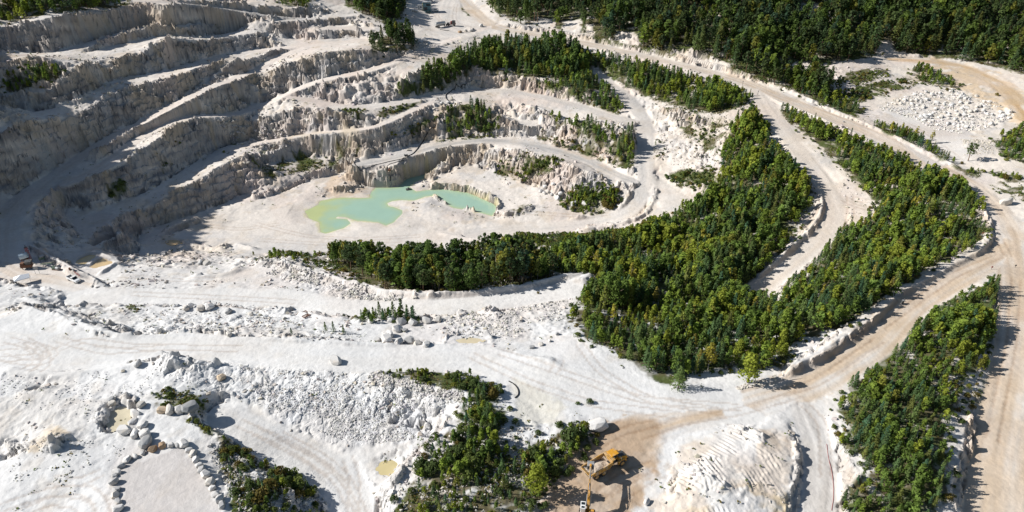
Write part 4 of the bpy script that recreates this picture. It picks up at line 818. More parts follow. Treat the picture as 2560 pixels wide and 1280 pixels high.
for zone, ks in ZP.items():
    us = np.array([pu[k] for k in ks]); vs = np.array([pv[k] for k in ks]); hs = np.array([th_[k] for k in ks])
    for k in ks:
        x, y, z, h, s, hi, zn, wf, rz = T[k]; hn, hc = HUES[s][hi]
        var = rng.uniform(.85, 1.15); bc = np.array(BASE[s])*np.array(hc)*var*(.72 if zn in ('north_wood', 'top_wood', 'ramp_clump') else 1)
        root = bpy.data.objects.new('shrub' if s == 'shrub' else 'tree', None); C.objects.link(root)
        root.location = (x, y, z); root.rotation_euler = (0, 0, rz); root.scale = (h*wf, h*wf, h); root.empty_display_size = .2
        cm, tm = HI[s][int(rng.integers(len(HI[s])))]
        oc = obj('crown', cm, root); oc.color = (*bc, 1); ot = obj('trunk', tm, root); ot.color = (*BARK[s], 1)
        if k in HEROL: root['label'] = HEROL[k]; root['category'] = 'tree'; continue
        lr = (pu[k]-us.min())/(us.max()-us.min()+1); fb = (pv[k]-vs.min())/(vs.max()-vs.min()+1); sz = (hs < h).mean()
        root['_l'] = (['far', 'upper', 'mid', 'lower', 'near'][min(4, int(fb*5))]+' '+['left', 'centre-left', 'centre', 'centre-right', 'right'][min(4, int(lr*5))]) if len(ks) > 3 else ''
        root['label'] = ' '.join(w for w in (['small', 'medium', 'tall'][min(2, int(sz*3))], hn, NOUN[s], (root['_l']+' in' if root['_l'] else 'on'), VEG[zone][5]) if w)
        del root['_l']
        root['category'] = 'shrub' if s == 'shrub' else 'tree'; root['group'] = ('shrubs' if s == 'shrub' else 'trees')+' at '+VEG[zone][5]
# the rest: one mass of trees, one of scrub
for nm, cond, lb in (('woodland', ~isshrub, 'dense mixed pine and broadleaf wood'), ('scrub', isshrub, 'low scattered scrub on the white slopes')):
    VV = []; FF = []; CL = []; o = 0
    for k in range(N_):
        if k in pick or not cond[k]: continue
        x, y, z, h, s, hi, zn, wf, rz = T[k]; V, Fc, sh, tv, tf = LO[s][int(rng.integers(len(LO[s])))]
        c, sn = math.cos(rz), math.sin(rz); S_ = np.array((h*wf, h*wf, h)); Rm = np.array([[c, -sn, 0], [sn, c, 0], [0, 0, 1]]); T0 = np.array((x, y, z))
        bc = np.array(BASE[s])*np.array(HUES[s][hi][1])*rng.uniform(.8, 1.2)*(.72 if zn in ('north_wood', 'top_wood', 'ramp_clump') else 1)
        VV.append((V*S_)@Rm.T+T0); FF.append(Fc+o); CL.append(sh[:, None]*bc); o += len(V)
        VV.append((tv*S_)@Rm.T+T0); FF.append(tf+o); CL.append(np.repeat(np.array(BARK[s])[None], len(tv), 0)); o += len(tv)
    me = mesh_from(nm, np.concatenate(VV), np.concatenate(FF), [M_leafmass]); add_col(me, np.concatenate(CL)); obj(nm, me, kind='stuff', label=lb)
# low heath between the shrubs
VV = []; r = np.random.default_rng(5); NN = 80000
cand = np.stack([r.uniform(-240, 330, NN*6), r.uniform(75, 430, NN*6)], 1)
sv = bil(SOIL, cand[:, 0], cand[:, 1], FG); mfr = sstep(.1, .5, .5+fbm(cand[:, 0]/4, cand[:, 1]/4, 401, 3)-.25)
keep = (r.random(len(cand)) < np.clip(sv*.8+.012, 0, 1)*mfr) & (bil(RD, cand[:, 0], cand[:, 1], FG) > .6) & (bil(SD, cand[:, 0], cand[:, 1], FG) > 2) & (np.abs(cand[:, 0]) < cand[:, 1]*.7+60) & ((sv > .05) | (bil(SMOOTH, cand[:, 0], cand[:, 1], FG) < .2))
cand = cand[keep][:NN]; P3 = np.repeat(np.concatenate([cand, bil(HF, cand[:, 0], cand[:, 1], FG)[:, None]], 1), 4, 0)
P3 = P3+np.abs(r.normal(0, 1, P3.shape))*np.array((.0, .0, .22))+r.normal(0, .35, P3.shape)*np.array((1, 1, 0))
V, Fc = quads(P3, np.repeat(np.array([[0, -.2, .9]]), len(P3), 0), np.full(len(P3), .26), r, jit=.7)
me = mesh_from('heath', V, Fc, [M_leafmass]); cc = np.array(BASE['shrub'])*np.array([HUES['shrub'][q][1] for q in r.integers(0, 3, len(P3))])*r.uniform(.6, 1.2, len(P3))[:, None]
add_col(me, np.repeat(cc, 4, 0)); obj('ground_cover', me, kind='stuff', label='low heath and grass between the shrubs')

# ------------------------------------------------------------------ rocks
def hull(seed, n=20, sq=(1, .8, .7)):
    r = np.random.default_rng(seed); bm = bmesh.new()
    d = r.normal(0, 1, (n, 3)); d /= np.abs(d).max(1)[:, None]**.6*np.linalg.norm(d, axis=1)[:, None]**.4
    for p in d*np.array(sq)*.5*r.uniform(.85, 1.1, (n, 1)): bm.verts.new(p)
    res = bmesh.ops.convex_hull(bm, input=bm.verts)
    bmesh.ops.delete(bm, geom=[g for g in res['geom_interior'] if isinstance(g, bmesh.types.BMVert)], context='VERTS')
    return bm
def bm_arr(bm):
    bmesh.ops.triangulate(bm, faces=bm.faces); bm.verts.index_update()
    return np.array([v.co[:] for v in bm.verts]), np.array([[v.index for v in f_.verts] for f_ in bm.faces])
RC = {'white': (.64, .63, .62), 'grey': (.46, .46, .46), 'tan': (.55, .45, .34), 'dark grey': (.28, .29, .30), 'brown': (.42, .30, .2), 'pale': (.60, .57, .53)}
M_rock = {k: mat('rock_'+k.replace(' ', '_'), c, rough=.9, spec=.15, noise=.18, scale=1.6, bump=.05, bscale=4, dirt=((c[0]*.75, c[1]*.66, c[2]*.55), .6)) for k, c in RC.items()}
BOULD = []
for k in range(9):
    bm = hull(500+k, 40, (1, .82+.04*(k % 4), .72+.05*(k % 5)))
    bmesh.ops.bevel(bm, geom=list(bm.edges)+list(bm.verts), offset=.035, segments=1, affect='EDGES', clamp_overlap=True)
    me = bpy.data.meshes.new('boulder'); bm.to_mesh(me); bm.free(); BOULD.append(me)
BM = {}
def bmesh_of(k, col):
    if (k, col) not in BM:
        m_ = BOULD[k].copy(); m_.materials.append(M_rock[col]); BM[(k, col)] = m_
    return BM[(k, col)]
NB = [0]
def boulder(u, v, d, col, label, group=None, world=None):
    x, y, z = world if world else hit(u, v)
    z = float(ground_h(np.array([x]), np.array([y]))[0])
    o = obj('boulder', bmesh_of(int(rng.integers(9)), col)); NB[0] += 1
    o.location = (x, y, z+d*.24); o.scale = (d*rng.uniform(.95, 1.2), d*rng.uniform(.9, 1.1), d*rng.uniform(.85, 1.05)); o.rotation_euler = (rng.uniform(-.2, .2), rng.uniform(-.2, .2), rng.uniform(0, 6.28))
    o['label'] = label; o['category'] = 'boulder'
    if group: o['group'] = group
ORD = 'first second third fourth fifth sixth seventh eighth ninth tenth eleventh twelfth thirteenth fourteenth fifteenth'.split()
for i, (u, v, d, c) in enumerate([(358,1134,1.1,'grey'),(339,1143,1.3,'white'),(319,1152,1.7,'white'),(304,1167,1.5,'grey'),(294,1182,1.5,'white'),(289,1193,1.2,'grey'),(287,1209,1.8,'grey'),(292,1226,1.4,'grey'),(289,1242,1.6,'pale'),(298,1259,1.4,'grey'),(297,1275,1.8,'white')]):
    boulder(u, v, d, c, f'{c} boulder, {ORD[i]} from the top down the left side of the boulder ring', 'boulders ringing the flat pad')
for i, (u, v, d, c) in enumerate([(384,1128,1.8,'brown'),(407,1118,1.6,'brown'),(429,1119,1.4,'white'),(444,1118,1.3,'grey'),(461,1117,2.2,'white')]):
    boulder(u, v, d, c, f'{c} boulder, {ORD[i]} from the left along the top of the boulder ring', 'boulders ringing the flat pad')
for i, (u, v, d, c) in enumerate([(474,1130,1.6,'white'),(484,1139,1.7,'pale'),(489,1152,1.5,'white'),(499,1166,1.4,'white'),(504,1177,1.5,'grey'),(514,1190,2.,'white'),(527,1209,1.9,'pale'),(532,1224,1.5,'white'),(540,1239,1.5,'white'),(549,1252,1.7,'white'),(556,1268,1.5,'grey')]):
    boulder(u, v, d, c, f'{c} boulder, {ORD[i]} from the top down the right side of the boulder ring', 'boulders ringing the flat pad')
for (u, v, d, c, lb) in [(339,1034,3.,'white','large white block on the right edge of the cream puddle'),(354,1016,1.8,'pale','small pale block behind the large white block by the puddle'),(332,1056,2.2,'white','white block just below the large block by the puddle'),(358,1066,2.3,'white','white block on the right of the stacked block heap'),(315,1081,2.7,'white','white block at the bottom left of the puddle'),(339,1088,2.3,'white','white block in the middle foot of the block heap'),(364,1091,2.4,'white','white block right of the foot of the block heap'),(364,1112,3.1,'grey','large grey block lowest in the block heap, above the pad'),(279,1002,1.7,'grey','grey block at the top left of the cream puddle, the upper of two'),(283,1015,1.7,'pale','pale block at the top left of the cream puddle, the lower of two'),
  (407,1028,2.4,'tan','tan block at the left end of the row of four blocks'),(427,1029,2.5,'pale','pale block second in the row of four blocks'),(450,1029,2.6,'white','white block third in the row of four blocks'),(480,1032,3.4,'dark grey','large dark grey block at the right end of the row of four'),
  (555,948,2.,'tan','tan boulder alone on the ribbed slope of the spoil mound'),(347,915,1.9,'grey','grey boulder alone at the edge of the white flat'),(841,908,2.9,'white','big smooth white boulder under the lower road'),(574,839,1.8,'pale','pale boulder on the bank above the lower road'),
  (1494,1072,3.8,'white','huge white boulder behind the dump truck, near the scrub'),(1616,1258,1.5,'white','slim upright white stone right of the excavator'),(1329,870,1.4,'grey','grey stone on the white junction, leftmost of three'),(1353,863,1.4,'pale','pale stone on the white junction, middle of three'),(1392,836,1.2,'grey','grey stone below the white heap beside the grove'),(1374,853,1.,'white','small white stone on the white junction, right of three'),
  (2514,510,4.,'pale','long pale slab beside the bend of the main road'),(2017,740,2.4,'white','white boulder inside the tip of the two groves'),(1954,742,2.2,'pale','pale boulder at the lower end of the haul road'),(1105,261,2.,'white','white block on the terrace track, the left of two'),(1121,259,2.,'white','white block beside the drain pipe, the right of two'),(1203,67,2.6,'white','white block alone on the upper road junction'),(1150,82,2.2,'brown','brown rock inside the ring berm, left'),(1164,80,2.4,'pale','pale rock inside the ring berm, middle'),(1178,79,2.2,'grey','grey rock inside the ring berm, right'),
  (503,661,2.7,'grey','grey block on the near rim of the pit, left of two'),(517,662,2.5,'pale','pale block on the near rim of the pit, right of two'),(2109,306,.9,'dark grey','small dark stone on the berm of the main road, upper'),(2263,380,.9,'dark grey','small dark stone on the berm of the main road, lower')]:
    boulder(u, v, d, c, lb)
for i, (u, v, d, c) in enumerate([(912,797,2.2,'pale'),(929,806,1.9,'white'),(977,803,2.3,'white'),(1004,808,2.6,'grey'),(1032,810,2.6,'grey'),(1067,806,2.9,'grey'),(1096,804,2.1,'pale')]):
    boulder(u, v, d, c, f'{c} boulder, {ORD[i]} from the left in the upper boulder row', 'boulder row under the ledge conifers')
for i, (u, v, d, c) in enumerate([(944,851,1.7,'grey'),(962,838,1.4,'white'),(968,854,2.8,'white'),(976,840,2.3,'white'),(996,858,2.5,'white'),(994,826,2.7,'white'),(1013,828,1.6,'grey'),(1024,854,2.5,'grey'),(1045,860,2.2,'pale'),(1067,864,2.,'white')]):
    boulder(u, v, d, c, f'{c} boulder, {ORD[i]} from the left in the cluster above the lower road', 'boulder cluster above the lower road')
for i, (u, v, d, c) in enumerate([(466,775,2.1,'pale'),(478,768,1.9,'white'),(503,775,2.5,'pale'),(519,762,2.1,'white'),(525,771,2.5,'white'),(572,782,2.1,'grey'),(628,788,1.8,'pale')]):
    boulder(u, v, d, c, f'{c} boulder, {ORD[i]} from the left in the scatter below the upper road', 'boulders scattered below the upper road')
for i, (u, v, d, c) in enumerate([(1352,479,1.7,'white'),(1361,484,1.8,'white'),(1363,469,2.1,'white'),(1371,482,1.8,'pale'),(1379,489,1.8,'grey'),(1383,468,2.1,'white'),(1394,499,2.5,'white'),(1402,487,2.5,'white'),(1408,510,2.,'tan'),(1435,511,2.9,'white'),(1464,514,2.9,'white')]):
    boulder(u, v, d, c, f'{c} block, {ORD[i]} from the left among the blocks above the pond', 'quarried blocks above the pond')
QP = wpoly([(2290,295),(2210,262),(2300,228),(2380,224),(2450,240),(2530,285),(2540,300),(2440,320),(2390,330),(2330,320)])
cnt = 0
while cnt < 120:
    x = rng.uniform(QP[:,0].min(), QP[:,0].max()); y = rng.uniform(QP[:,1].min(), QP[:,1].max())
    if inpoly(np.array([x]), np.array([y]), QP)[0]:
        cnt += 1; w_ = cnt % 3; d_ = rng.uniform(1.0, 2.1); cl_ = ['white', 'pale', 'white'][w_]; fb = (y-QP[:,1].min())/np.ptp(QP[:,1]); lr = (x-QP[:,0].min())/np.ptp(QP[:,0]); boulder(0, 0, d_, cl_, ' '.join((['small', 'medium', 'large'][min(2, int((d_-1.0)/.37))], cl_, 'block', ['near', 'lower', 'mid', 'upper', 'far'][min(4, int(fb*5))], ['left', 'centre-left', 'centre', 'centre-right', 'right'][min(4, int(lr*5))], 'in the block field of the small quarry')), 'block field of the small quarry', world=(x, y, 0))
STN = [bm_arr(hull(700+k, 11, (1, .8, .65))) for k in range(8)]
M_rub = mat('rubble_rock', rough=.92, spec=.1, attr='col', noise=.12, scale=1.5)
def rubble(name, pts, n, lo, hi, rgb, label, power=2.6, mul=None):
    P = wpoly(pts); r = np.random.default_rng(len(name)+n); VV = []; FF = []; CL = []; o = 0; got = 0
    while got < n:
        X_ = r.uniform(P[:,0].min(), P[:,0].max(), n*2); Y_ = r.uniform(P[:,1].min(), P[:,1].max(), n*2)
        ok = inpoly(X_, Y_, P) & (bil(RD, X_, Y_, FG) > .2) & (vnoise(X_/4, Y_/4, 9)*.6+.4*vnoise(X_/1.6, Y_/1.6, 19) > .36+.22*r.random(n*2)); X_ = X_[ok][:n-got]; Y_ = Y_[ok][:n-got]
        if len(X_) == 0: continue
        Z_ = ground_h(X_, Y_); got += len(X_)
        for x, y, z in zip(X_, Y_, Z_):
            V, Fc = STN[int(r.integers(8))]; d = lo+(hi-lo)*r.random()**power; a = r.uniform(0, 6.28); c, s = math.cos(a), math.sin(a)
            W_ = V*d*r.uniform(.8, 1.25, 3); VV.append(np.stack([W_[:,0]*c-W_[:,1]*s+x, W_[:,0]*s+W_[:,1]*c+y, W_[:,2]+z+d*(.02+.1*r.random())], 1)); FF.append(Fc+o); o += len(V)
            CL.append(np.repeat((np.array(rgb)*r.uniform(.8, 1.08)*np.array((1, r.uniform(.94, 1), r.uniform(.86, 1))))[None], len(V), 0))
    me = mesh_from(name, np.concatenate(VV), np.concatenate(FF), [M_rub]); add_col(me, np.concatenate(CL)); obj(name, me, kind='stuff', label=label)
rubble('rubble', [(600,910),(840,918),(1000,955),(1150,990),(1150,1020),(1060,1095),(950,1110),(820,1090),(680,1020),(600,950)], 7000, .14, .52, (.66,.66,.665), 'field of small white rubble below the lower road')
rubble('rubble', [(640,650),(760,676),(870,700),(970,732),(1050,745),(960,770),(860,740),(740,700),(640,680)], 1800, .2, 1.1, (.58,.57,.555), 'grey white rubble tipped along the near rim of the pit')
rubble('rubble', [(1060,800),(1200,780),(1300,762),(1440,740),(1450,770),(1420,800),(1280,840),(1130,850)], 1900, .16, .8, (.62,.61,.6), 'white rubble below the upper road beside the grove')
rubble('rubble', [(540,310),(600,300),(660,320),(760,340),(720,370),(640,375),(580,350)], 900, .4, 1.8, (.55,.52,.5), 'fallen rubble at the foot of the bench face')
rubble('rubble', [(2290,300),(2190,270),(2300,226),(2390,222),(2460,240),(2550,290),(2440,330),(2390,335),(2330,322)], 2600, .3, 1.3, (.63,.62,.61), 'smaller white rock between the blocks of the small quarry')
rubble('rubble', [(0,940),(300,928),(390,915),(480,925),(520,985),(400,985),(300,1000),(240,1060),(0,1000)], 800, .1, .45, (.63,.63,.63), 'loose rock on the rough ground left of the spoil mound')
rubble('rubble', [(700,900),(900,905),(1000,945),(1160,985),(1160,1010),(1080,985),(960,965),(830,930)], 1500, .2, .9, (.6,.59,.58), 'coarse rock along the crest of the rubble field')
rubble('rubble', [(300,770),(560,775),(900,830),(900,860),(560,845),(340,850)], 1000, .15, .8, (.6,.59,.575), 'loose rock on the bank between the two foreground roads')
rubble('rubble', [(540,1020),(640,1110),(830,1200),(850,1290),(600,1290),(520,1130)], 1500, .18, .9, (.56,.55,.53), 'loose rock in the scrub beside the boulder ring')
rubble('rubble', [(1000,1200),(1100,1110),(1160,1050),(1290,1070),(1450,1060),(1420,1130),(1200,1290),(980,1290)], 1600, .18, .9, (.56,.54,.51), 'loose rock in the scrub left of the excavator')
rubble('rubble', [(20,1130),(230,1095),(330,1130),(100,1230),(20,1200)], 350, .12, .6, (.58,.57,.55), 'loose rock below the left pile')
rubble('rubble', [(1700,1020),(1960,925),(1960,960),(1750,990)], 500, .15, .8, (.6,.57,.53), 'pale rock along the foot of the grove')
rubble('rubble', [(1640,280),(1860,285),(1880,420),(1680,420),(1640,330)], 700, .25, 1.1, (.6,.55,.5), 'loose rock on the gullied pale slope')
rubble('rubble', [(2400,350),(2490,350),(2510,385),(2410,390)], 500, .25, .9, (.55,.52,.46), 'rubble heap right of the lone pine')
# stones fallen to the foot of every face
r = np.random.default_rng(77); xs_ = r.uniform(-230, 210, 400000); ys_ = r.uniform(90, 440, 400000); s1 = bil(SL, xs_, ys_, FG)
ok = (s1 > .16) & (s1 < .85) & (bil(SMOOTH, xs_, ys_, FG) < .35) & (bil(SD, xs_, ys_, FG) > 1) & (bil(SOIL, xs_, ys_, FG) < .5) & (np.abs(xs_) < ys_*.72+30) & (vnoise(xs_/9, ys_/9, 61)*.6+.4*vnoise(xs_/3, ys_/3, 62) > .44+.2*r.random(400000))
xs_ = xs_[ok][:9000]; ys_ = ys_[ok][:9000]; zs_ = ground_h(xs_, ys_); VV = []; FF = []; CL = []; o = 0
for x, y, z in zip(xs_, ys_, zs_):
    V, Fc = STN[int(r.integers(8))]; d = .25+1.3*r.random()**4*(.5+y/400); a = r.uniform(0, 6.28); c, s = math.cos(a), math.sin(a); W_ = V*d*r.uniform(.75, 1.3, 3)
    VV.append(np.stack([W_[:,0]*c-W_[:,1]*s+x, W_[:,0]*s+W_[:,1]*c+y, W_[:,2]+z+d*.08], 1)); FF.append(Fc+o); o += len(V); CL.append(np.repeat((np.array((.56,.53,.5))*r.uniform(.75, 1.1)*np.array((1, r.uniform(.92, 1), r.uniform(.84, 1))))[None], len(V), 0))
me = mesh_from('talus', np.concatenate(VV), np.concatenate(FF), [M_rub]); add_col(me, np.concatenate(CL)); obj('talus', me, kind='stuff', label='fallen stones at the foot of the quarry faces')
#@@MACH
# ------------------------------------------------------------------ machines, sheds and small things (mesh code)
class MB:
    def __init__(s): s.bm = bmesh.new()
    def box(s, c, d, rot=(0, 0, 0), taper=1., bev=.04):
        b2 = bmesh.new(); bmesh.ops.create_cube(b2, size=1)
        for v in b2.verts:
            k = taper if v.co.z > 0 else 1.
            v.co = Vector((v.co.x*d[0]*k, v.co.y*d[1]*k, v.co.z*d[2]))
        if bev: bmesh.ops.bevel(b2, geom=list(b2.edges), offset=min(bev, min(d)*.25), segments=2, affect='EDGES', profile=.6)
        from mathutils import Euler
        bmesh.ops.transform(b2, matrix=Matrix.Translation(c) @ Euler(rot).to_matrix().to_4x4(), verts=b2.verts)
        s._add(b2); return s
    def prism(s, prof, y0, y1, axis='y', bev=.03):
        """profile in (x,z) pulled from y0 to y1"""
        b2 = bmesh.new(); A = [b2.verts.new((x, y0, z)) for x, z in prof]; B = [b2.verts.new((x, y1, z)) for x, z in prof]; n = len(prof)
        b2.faces.new(A); b2.faces.new(B[::-1])
        for i in range(n): b2.faces.new((A[i], B[i], B[(i+1) % n], A[(i+1) % n]))
        bmesh.ops.recalc_face_normals(b2, faces=b2.faces)
        if bev: bmesh.ops.bevel(b2, geom=list(b2.edges), offset=bev, segments=1, affect='EDGES')
        if axis == 'x': bmesh.ops.transform(b2, matrix=Matrix.Rotation(R(-90), 4, 'Z'), verts=b2.verts)
        s._add(b2); return s
    def cyl(s, p0, p1, r0, r1=None, n=16, bev=0):
        r1 = r0 if r1 is None else r1; p0 = Vector(p0); p1 = Vector(p1); b2 = bmesh.new(); L = (p1-p0).length
        bmesh.ops.create_cone(b2, cap_ends=True, segments=n, radius1=r0, radius2=r1, depth=L)
        if bev: bmesh.ops.bevel(b2, geom=[e for e in b2.edges if abs(e.verts[0].co.z-e.verts[1].co.z) < 1e-5], offset=bev, segments=2, affect='EDGES')
        q = (p1-p0).to_track_quat('Z', 'Y'); bmesh.ops.transform(b2, matrix=Matrix.Translation((p0+p1)/2) @ q.to_matrix().to_4x4(), verts=b2.verts); s._add(b2); return s
    def tubes(s, pts, r, n=8):
        V, Fc = tube(pts, [r]*len(pts), n); vs = [s.bm.verts.new(v) for v in V]
        for f_ in Fc: s.bm.faces.new([vs[i] for i in f_])
        return s
    def _add(s, b2):
        b2.verts.index_update(); vs = [s.bm.verts.new(v.co) for v in b2.verts]
        for f_ in b2.faces:
            try: s.bm.faces.new([vs[v.index] for v in f_.verts])
            except ValueError: pass
        b2.free()
    def build(s, name, m, parent=None, smooth=False, **kw):
        bmesh.ops.recalc_face_normals(s.bm, faces=s.bm.faces)
        me = bpy.data.meshes.new(name); s.bm.to_mesh(me); s.bm.free(); me.materials.append(m)
        if smooth:
            for p in me.polygons: p.use_smooth = True
        return obj(name, me, parent, **kw)
DUST = ((.50, .43, .34), .75)
M_yel = mat('yellow_paint', (.62, .30, .03), rough=.5, noise=.12, scale=2, dirt=(DUST[0], .5))
M_bed = mat('dusty_yellow_steel', (.50, .28, .07), rough=.7, noise=.2, scale=3, dirt=DUST)
M_blk = mat('dark_rubber', (.03, .03, .03), rough=.85, noise=.3, scale=5, dirt=((.25, .21, .17), .7))
M_dk = mat('dark_steel', (.07, .075, .08), rough=.55, noise=.25, scale=3, dirt=((.22, .19, .16), .5))
M_glass = mat('tinted_glass', (.02, .03, .035), rough=.08, spec=.6, noise=.05)
M_wht = mat('white_paint', (.78, .79, .80), rough=.4, noise=.04, dirt=((.62, .58, .52), .35))
M_gry = mat('grey_steel', (.36, .37, .38), rough=.45, metal=.3, noise=.15, dirt=((.4, .36, .32), .5))
M_rust = mat('rusty_steel', (.16, .08, .05), rough=.85, noise=.35, scale=4)
M_red = mat('red_paint', (.32, .05, .04), rough=.55, noise=.2)
M_teal = mat('teal_cladding', (.13, .25, .29), rough=.5, noise=.12, scale=1.5, dirt=((.35, .38, .38), .4))
M_green = mat('green_paint', (.10, .16, .12), rough=.6, noise=.25, dirt=((.4, .38, .32), .5))
M_canvas = mat('white_canvas', (.78, .80, .84), rough=.8, noise=.05)
M_load = mat('quarry_spoil', (.56, .47, .38), rough=.95, noise=.2, scale=2.5, bump=.08, bscale=5)
M_hose = mat('black_hose', (.025, .025, .025), rough=.7, noise=.2)
M_redhose = mat('red_hose', (.34, .10, .09), rough=.6, noise=.15)
M_lamp = mat('lamp_glass', (.75, .72, .65), rough=.2, noise=.02)
def thing(name, label, cat, loc, rz=0, group=None, tilt=(0, 0)):
    o = bpy.data.objects.new(name, None); C.objects.link(o); o.location = loc; o.rotation_euler = (tilt[0], tilt[1], rz); o['label'] = label; o['category'] = cat; o.empty_display_size = .3
    if group: o['group'] = group
    return o
def gz(x, y): return float(ground_h(np.array([x]), np.array([y]))[0])
def wheel(root, x, y, r, w, rim, name='wheel'):
    m_ = MB(); m_.cyl((x, y-w/2, r), (x, y+w/2, r), r, n=24, bev=r*.14); o = m_.build(name, M_blk, root)
    s = 1 if y > 0 else -1
    MB().cyl((x, y+s*(w/2-.06), r), (x, y+s*(w/2+.03), r), r*.55, r*.48, n=18).build('rim', rim, o)

# articulated dump truck, nose at +x
tx_, ty_ = 19.4, 99.0; tz_ = gz(tx_, ty_)+.02
tr = thing('dump_truck', 'yellow articulated dump truck being loaded, its bed under the excavator bucket', 'dump truck', (tx_, ty_, tz_), R(32.5))
MB().box((-1.6, 0, 1.15), (6.6, 1.0, .45)).box((3.0, 0, 1.15), (3.6, 1.1, .6)).box((.6, 0, 1.2), (1.2, .7, .7)).build('chassis', M_dk, tr)
b = MB()
def bedwall(b, ya, yb):
    b.prism([(-5.3, 2.15), (-5.3, 2.38), (-.2, 2.95), (.75, 3.15), (.55, 2.2), (-.2, 1.45), (-3.6, 1.35)], ya, yb, bev=.02)
bedwall(b, 1.38, 1.5); bedwall(b, -1.5, -1.38)
b.box((.62, 0, 2.55), (.14, 2.98, 1.35), rot=(0, R(-14), 0)); b.box((.95, 0, 3.2), (.7, 2.9, .1), rot=(0, R(8), 0))
b.box((-2.0, 0, 1.42), (3.7, 2.7, .12)); b.box((-4.5, 0, 1.78), (1.9, 2.7, .12), rot=(0, R(22), 0))
for xx in (-4.2, -3.2, -2.2, -1.2, -.3):
    for s in (-1, 1): b.box((xx, s*1.54, 1.95), (.14, .1, .95))
b.box((-2.3, 1.5, 2.68), (5.6, .2, .12), rot=(0, R(-6.5), 0)); b.box((-2.3, -1.5, 2.68), (5.6, .2, .12), rot=(0, R(-6.5), 0))
b.build('dump_bed', M_bed, tr)
m = MB(); m.box((1.9, .25, 2.5), (1.6, 1.5, 1.5), taper=.92); cab_ = m.build('cab', M_yel, tr)
MB().box((1.9, .25, 3.36), (1.85, 1.75, .16)).build('roof', M_yel, cab_)
m = MB(); m.box((2.72, .25, 2.72), (.06, 1.25, .85), rot=(0, R(-4), 0)); m.box((1.9, 1.0, 2.72), (1.25, .06, .8)); m.box((1.9, -.5, 2.72), (1.25, .06, .8)); m.box((1.08, .25, 2.75), (.06, 1.2, .7)); m.build('window', M_glass, cab_)
MB().prism([(2.7, 1.2), (2.7, 2.3), (3.4, 2.25), (4.9, 1.85), (5.15, 1.3), (5.1, 1.0)], -1.0, 1.0, bev=.08).build('hood', M_yel, tr)
MB().box((3.75, 0, 2.2), (2.0, 1.45, .08), rot=(0, R(13), 0)).build('hood_cover', M_dk, tr)
m = MB()
for s in (-1, 1):
    m.prism([(2.2, 1.1), (2.35, 1.75), (2.8, 1.98), (3.8, 1.98), (4.3, 1.7), (4.45, 1.1), (4.2, 1.1), (4.0, 1.6), (3.6, 1.8), (3.0, 1.8), (2.6, 1.6), (2.45, 1.1)], s*1.0, s*1.48, bev=.02)
m.build('fender', M_yel, tr)
MB().box((5.12, 0, 1.25), (.12, 1.5, .7)).box((5.15, 0, .8), (.3, 2.2, .25)).build('grille', M_dk, tr)
for s in (-1, 1): MB().box((5.12, s*.85, 1.5), (.12, .3, .2)).build('headlight', M_lamp, tr)
MB().cyl((1.4, -.95, 1.4), (1.4, -.95, 3.3), .1).build('exhaust', M_dk, tr)
m = MB(); 
for s in (-1, 1): m.cyl((2.6, .25+s*.8, 2.9), (2.8, s*1.55, 2.95), .025, n=6).box((2.8, s*1.58, 2.75), (.08, .22, .45))
m.build('mirror', M_dk, tr)
for x in (3.35, -1.55, -3.35):
    for s in (-1, 1): wheel(tr, x, s*1.15, .86, .68, M_bed)
# the load in its bed
r = np.random.default_rng(3); a, b_ = np.meshgrid(np.linspace(-4.9, .35, 40), np.linspace(-1.36, 1.36, 24))
zz = 1.75+.55*np.exp(-((a+2.6)/2.0)**2-(b_/1.2)**2)+.16*fbm(a/.6, b_/.6, 3, 4)+np.where(a < -3.6, (-3.6-a)*.28, 0)
idx = np.arange(a.size).reshape(a.shape); ld = mesh_from('rock_load', np.stack([a.ravel(), b_.ravel(), zz.ravel()], 1), np.stack([idx[:-1, :-1], idx[:-1, 1:], idx[1:, 1:], idx[1:, :-1]], -1).reshape(-1, 4), [M_load], smooth=True)
lo = obj('rock_load', ld, label='pale rock load heaped in the bed of the yellow dump truck', category='load'); lo.location = (tx_, ty_, tz_); lo.rotation_euler = (0, 0, R(32.5))

# excavator, boom towards +y
ex_, ey_ = 14.35, 86.6; ez_ = gz(ex_, ey_)
ex = thing('excavator', 'yellow tracked excavator reaching its boom over the dump truck bed', 'excavator', (ex_, ey_, ez_), R(-8))
for s in (-1, 1):
    o = MB().prism([(-2.0, .35), (-1.75, .05), (1.75, .05), (2.0, .35), (2.0, .6), (1.75, .9), (-1.75, .9), (-2.0, .6)], s*1.25-.3, s*1.25+.3, axis='x', bev=.05)
    bmesh.ops.transform(o.bm, matrix=Matrix.Rotation(R(0), 4, 'Z'), verts=o.bm.verts); tk = o.build('track', M_blk, ex)
    m = MB()
    for k in range(5): m.cyl((s*1.25-.32, -1.4+k*.7, .42), (s*1.25+.32, -1.4+k*.7, .42), .2, n=12)
    m.build('roller', M_dk, tk)
MB().box((0, 0, .75), (1.9, 2.4, .4)).cyl((0, 0, .9), (0, 0, 1.15), .75, n=24).build('undercarriage', M_dk, ex)
MB().box((0, -.35, 1.35), (2.7, 3.4, .4)).box((.85, -.7, 1.95), (.95, 2.6, .9), bev=.1).box((-.1, -1.3, 1.95), (.9, 1.5, .85), bev=.08).build('upper_body', M_yel, ex)
MB().box((0, -2.25, 1.75), (2.7, .75, 1.1), bev=.2).build('counterweight', M_yel, ex)
MB().box((.9, -.4, 2.45), (.7, .8, .1)).box((.9, -1.3, 2.44), (.5, .5, .08)).cyl((.6, -1.7, 2.4), (.6, -1.7, 2.9), .07, n=10).build('engine_grille', M_dk, ex)
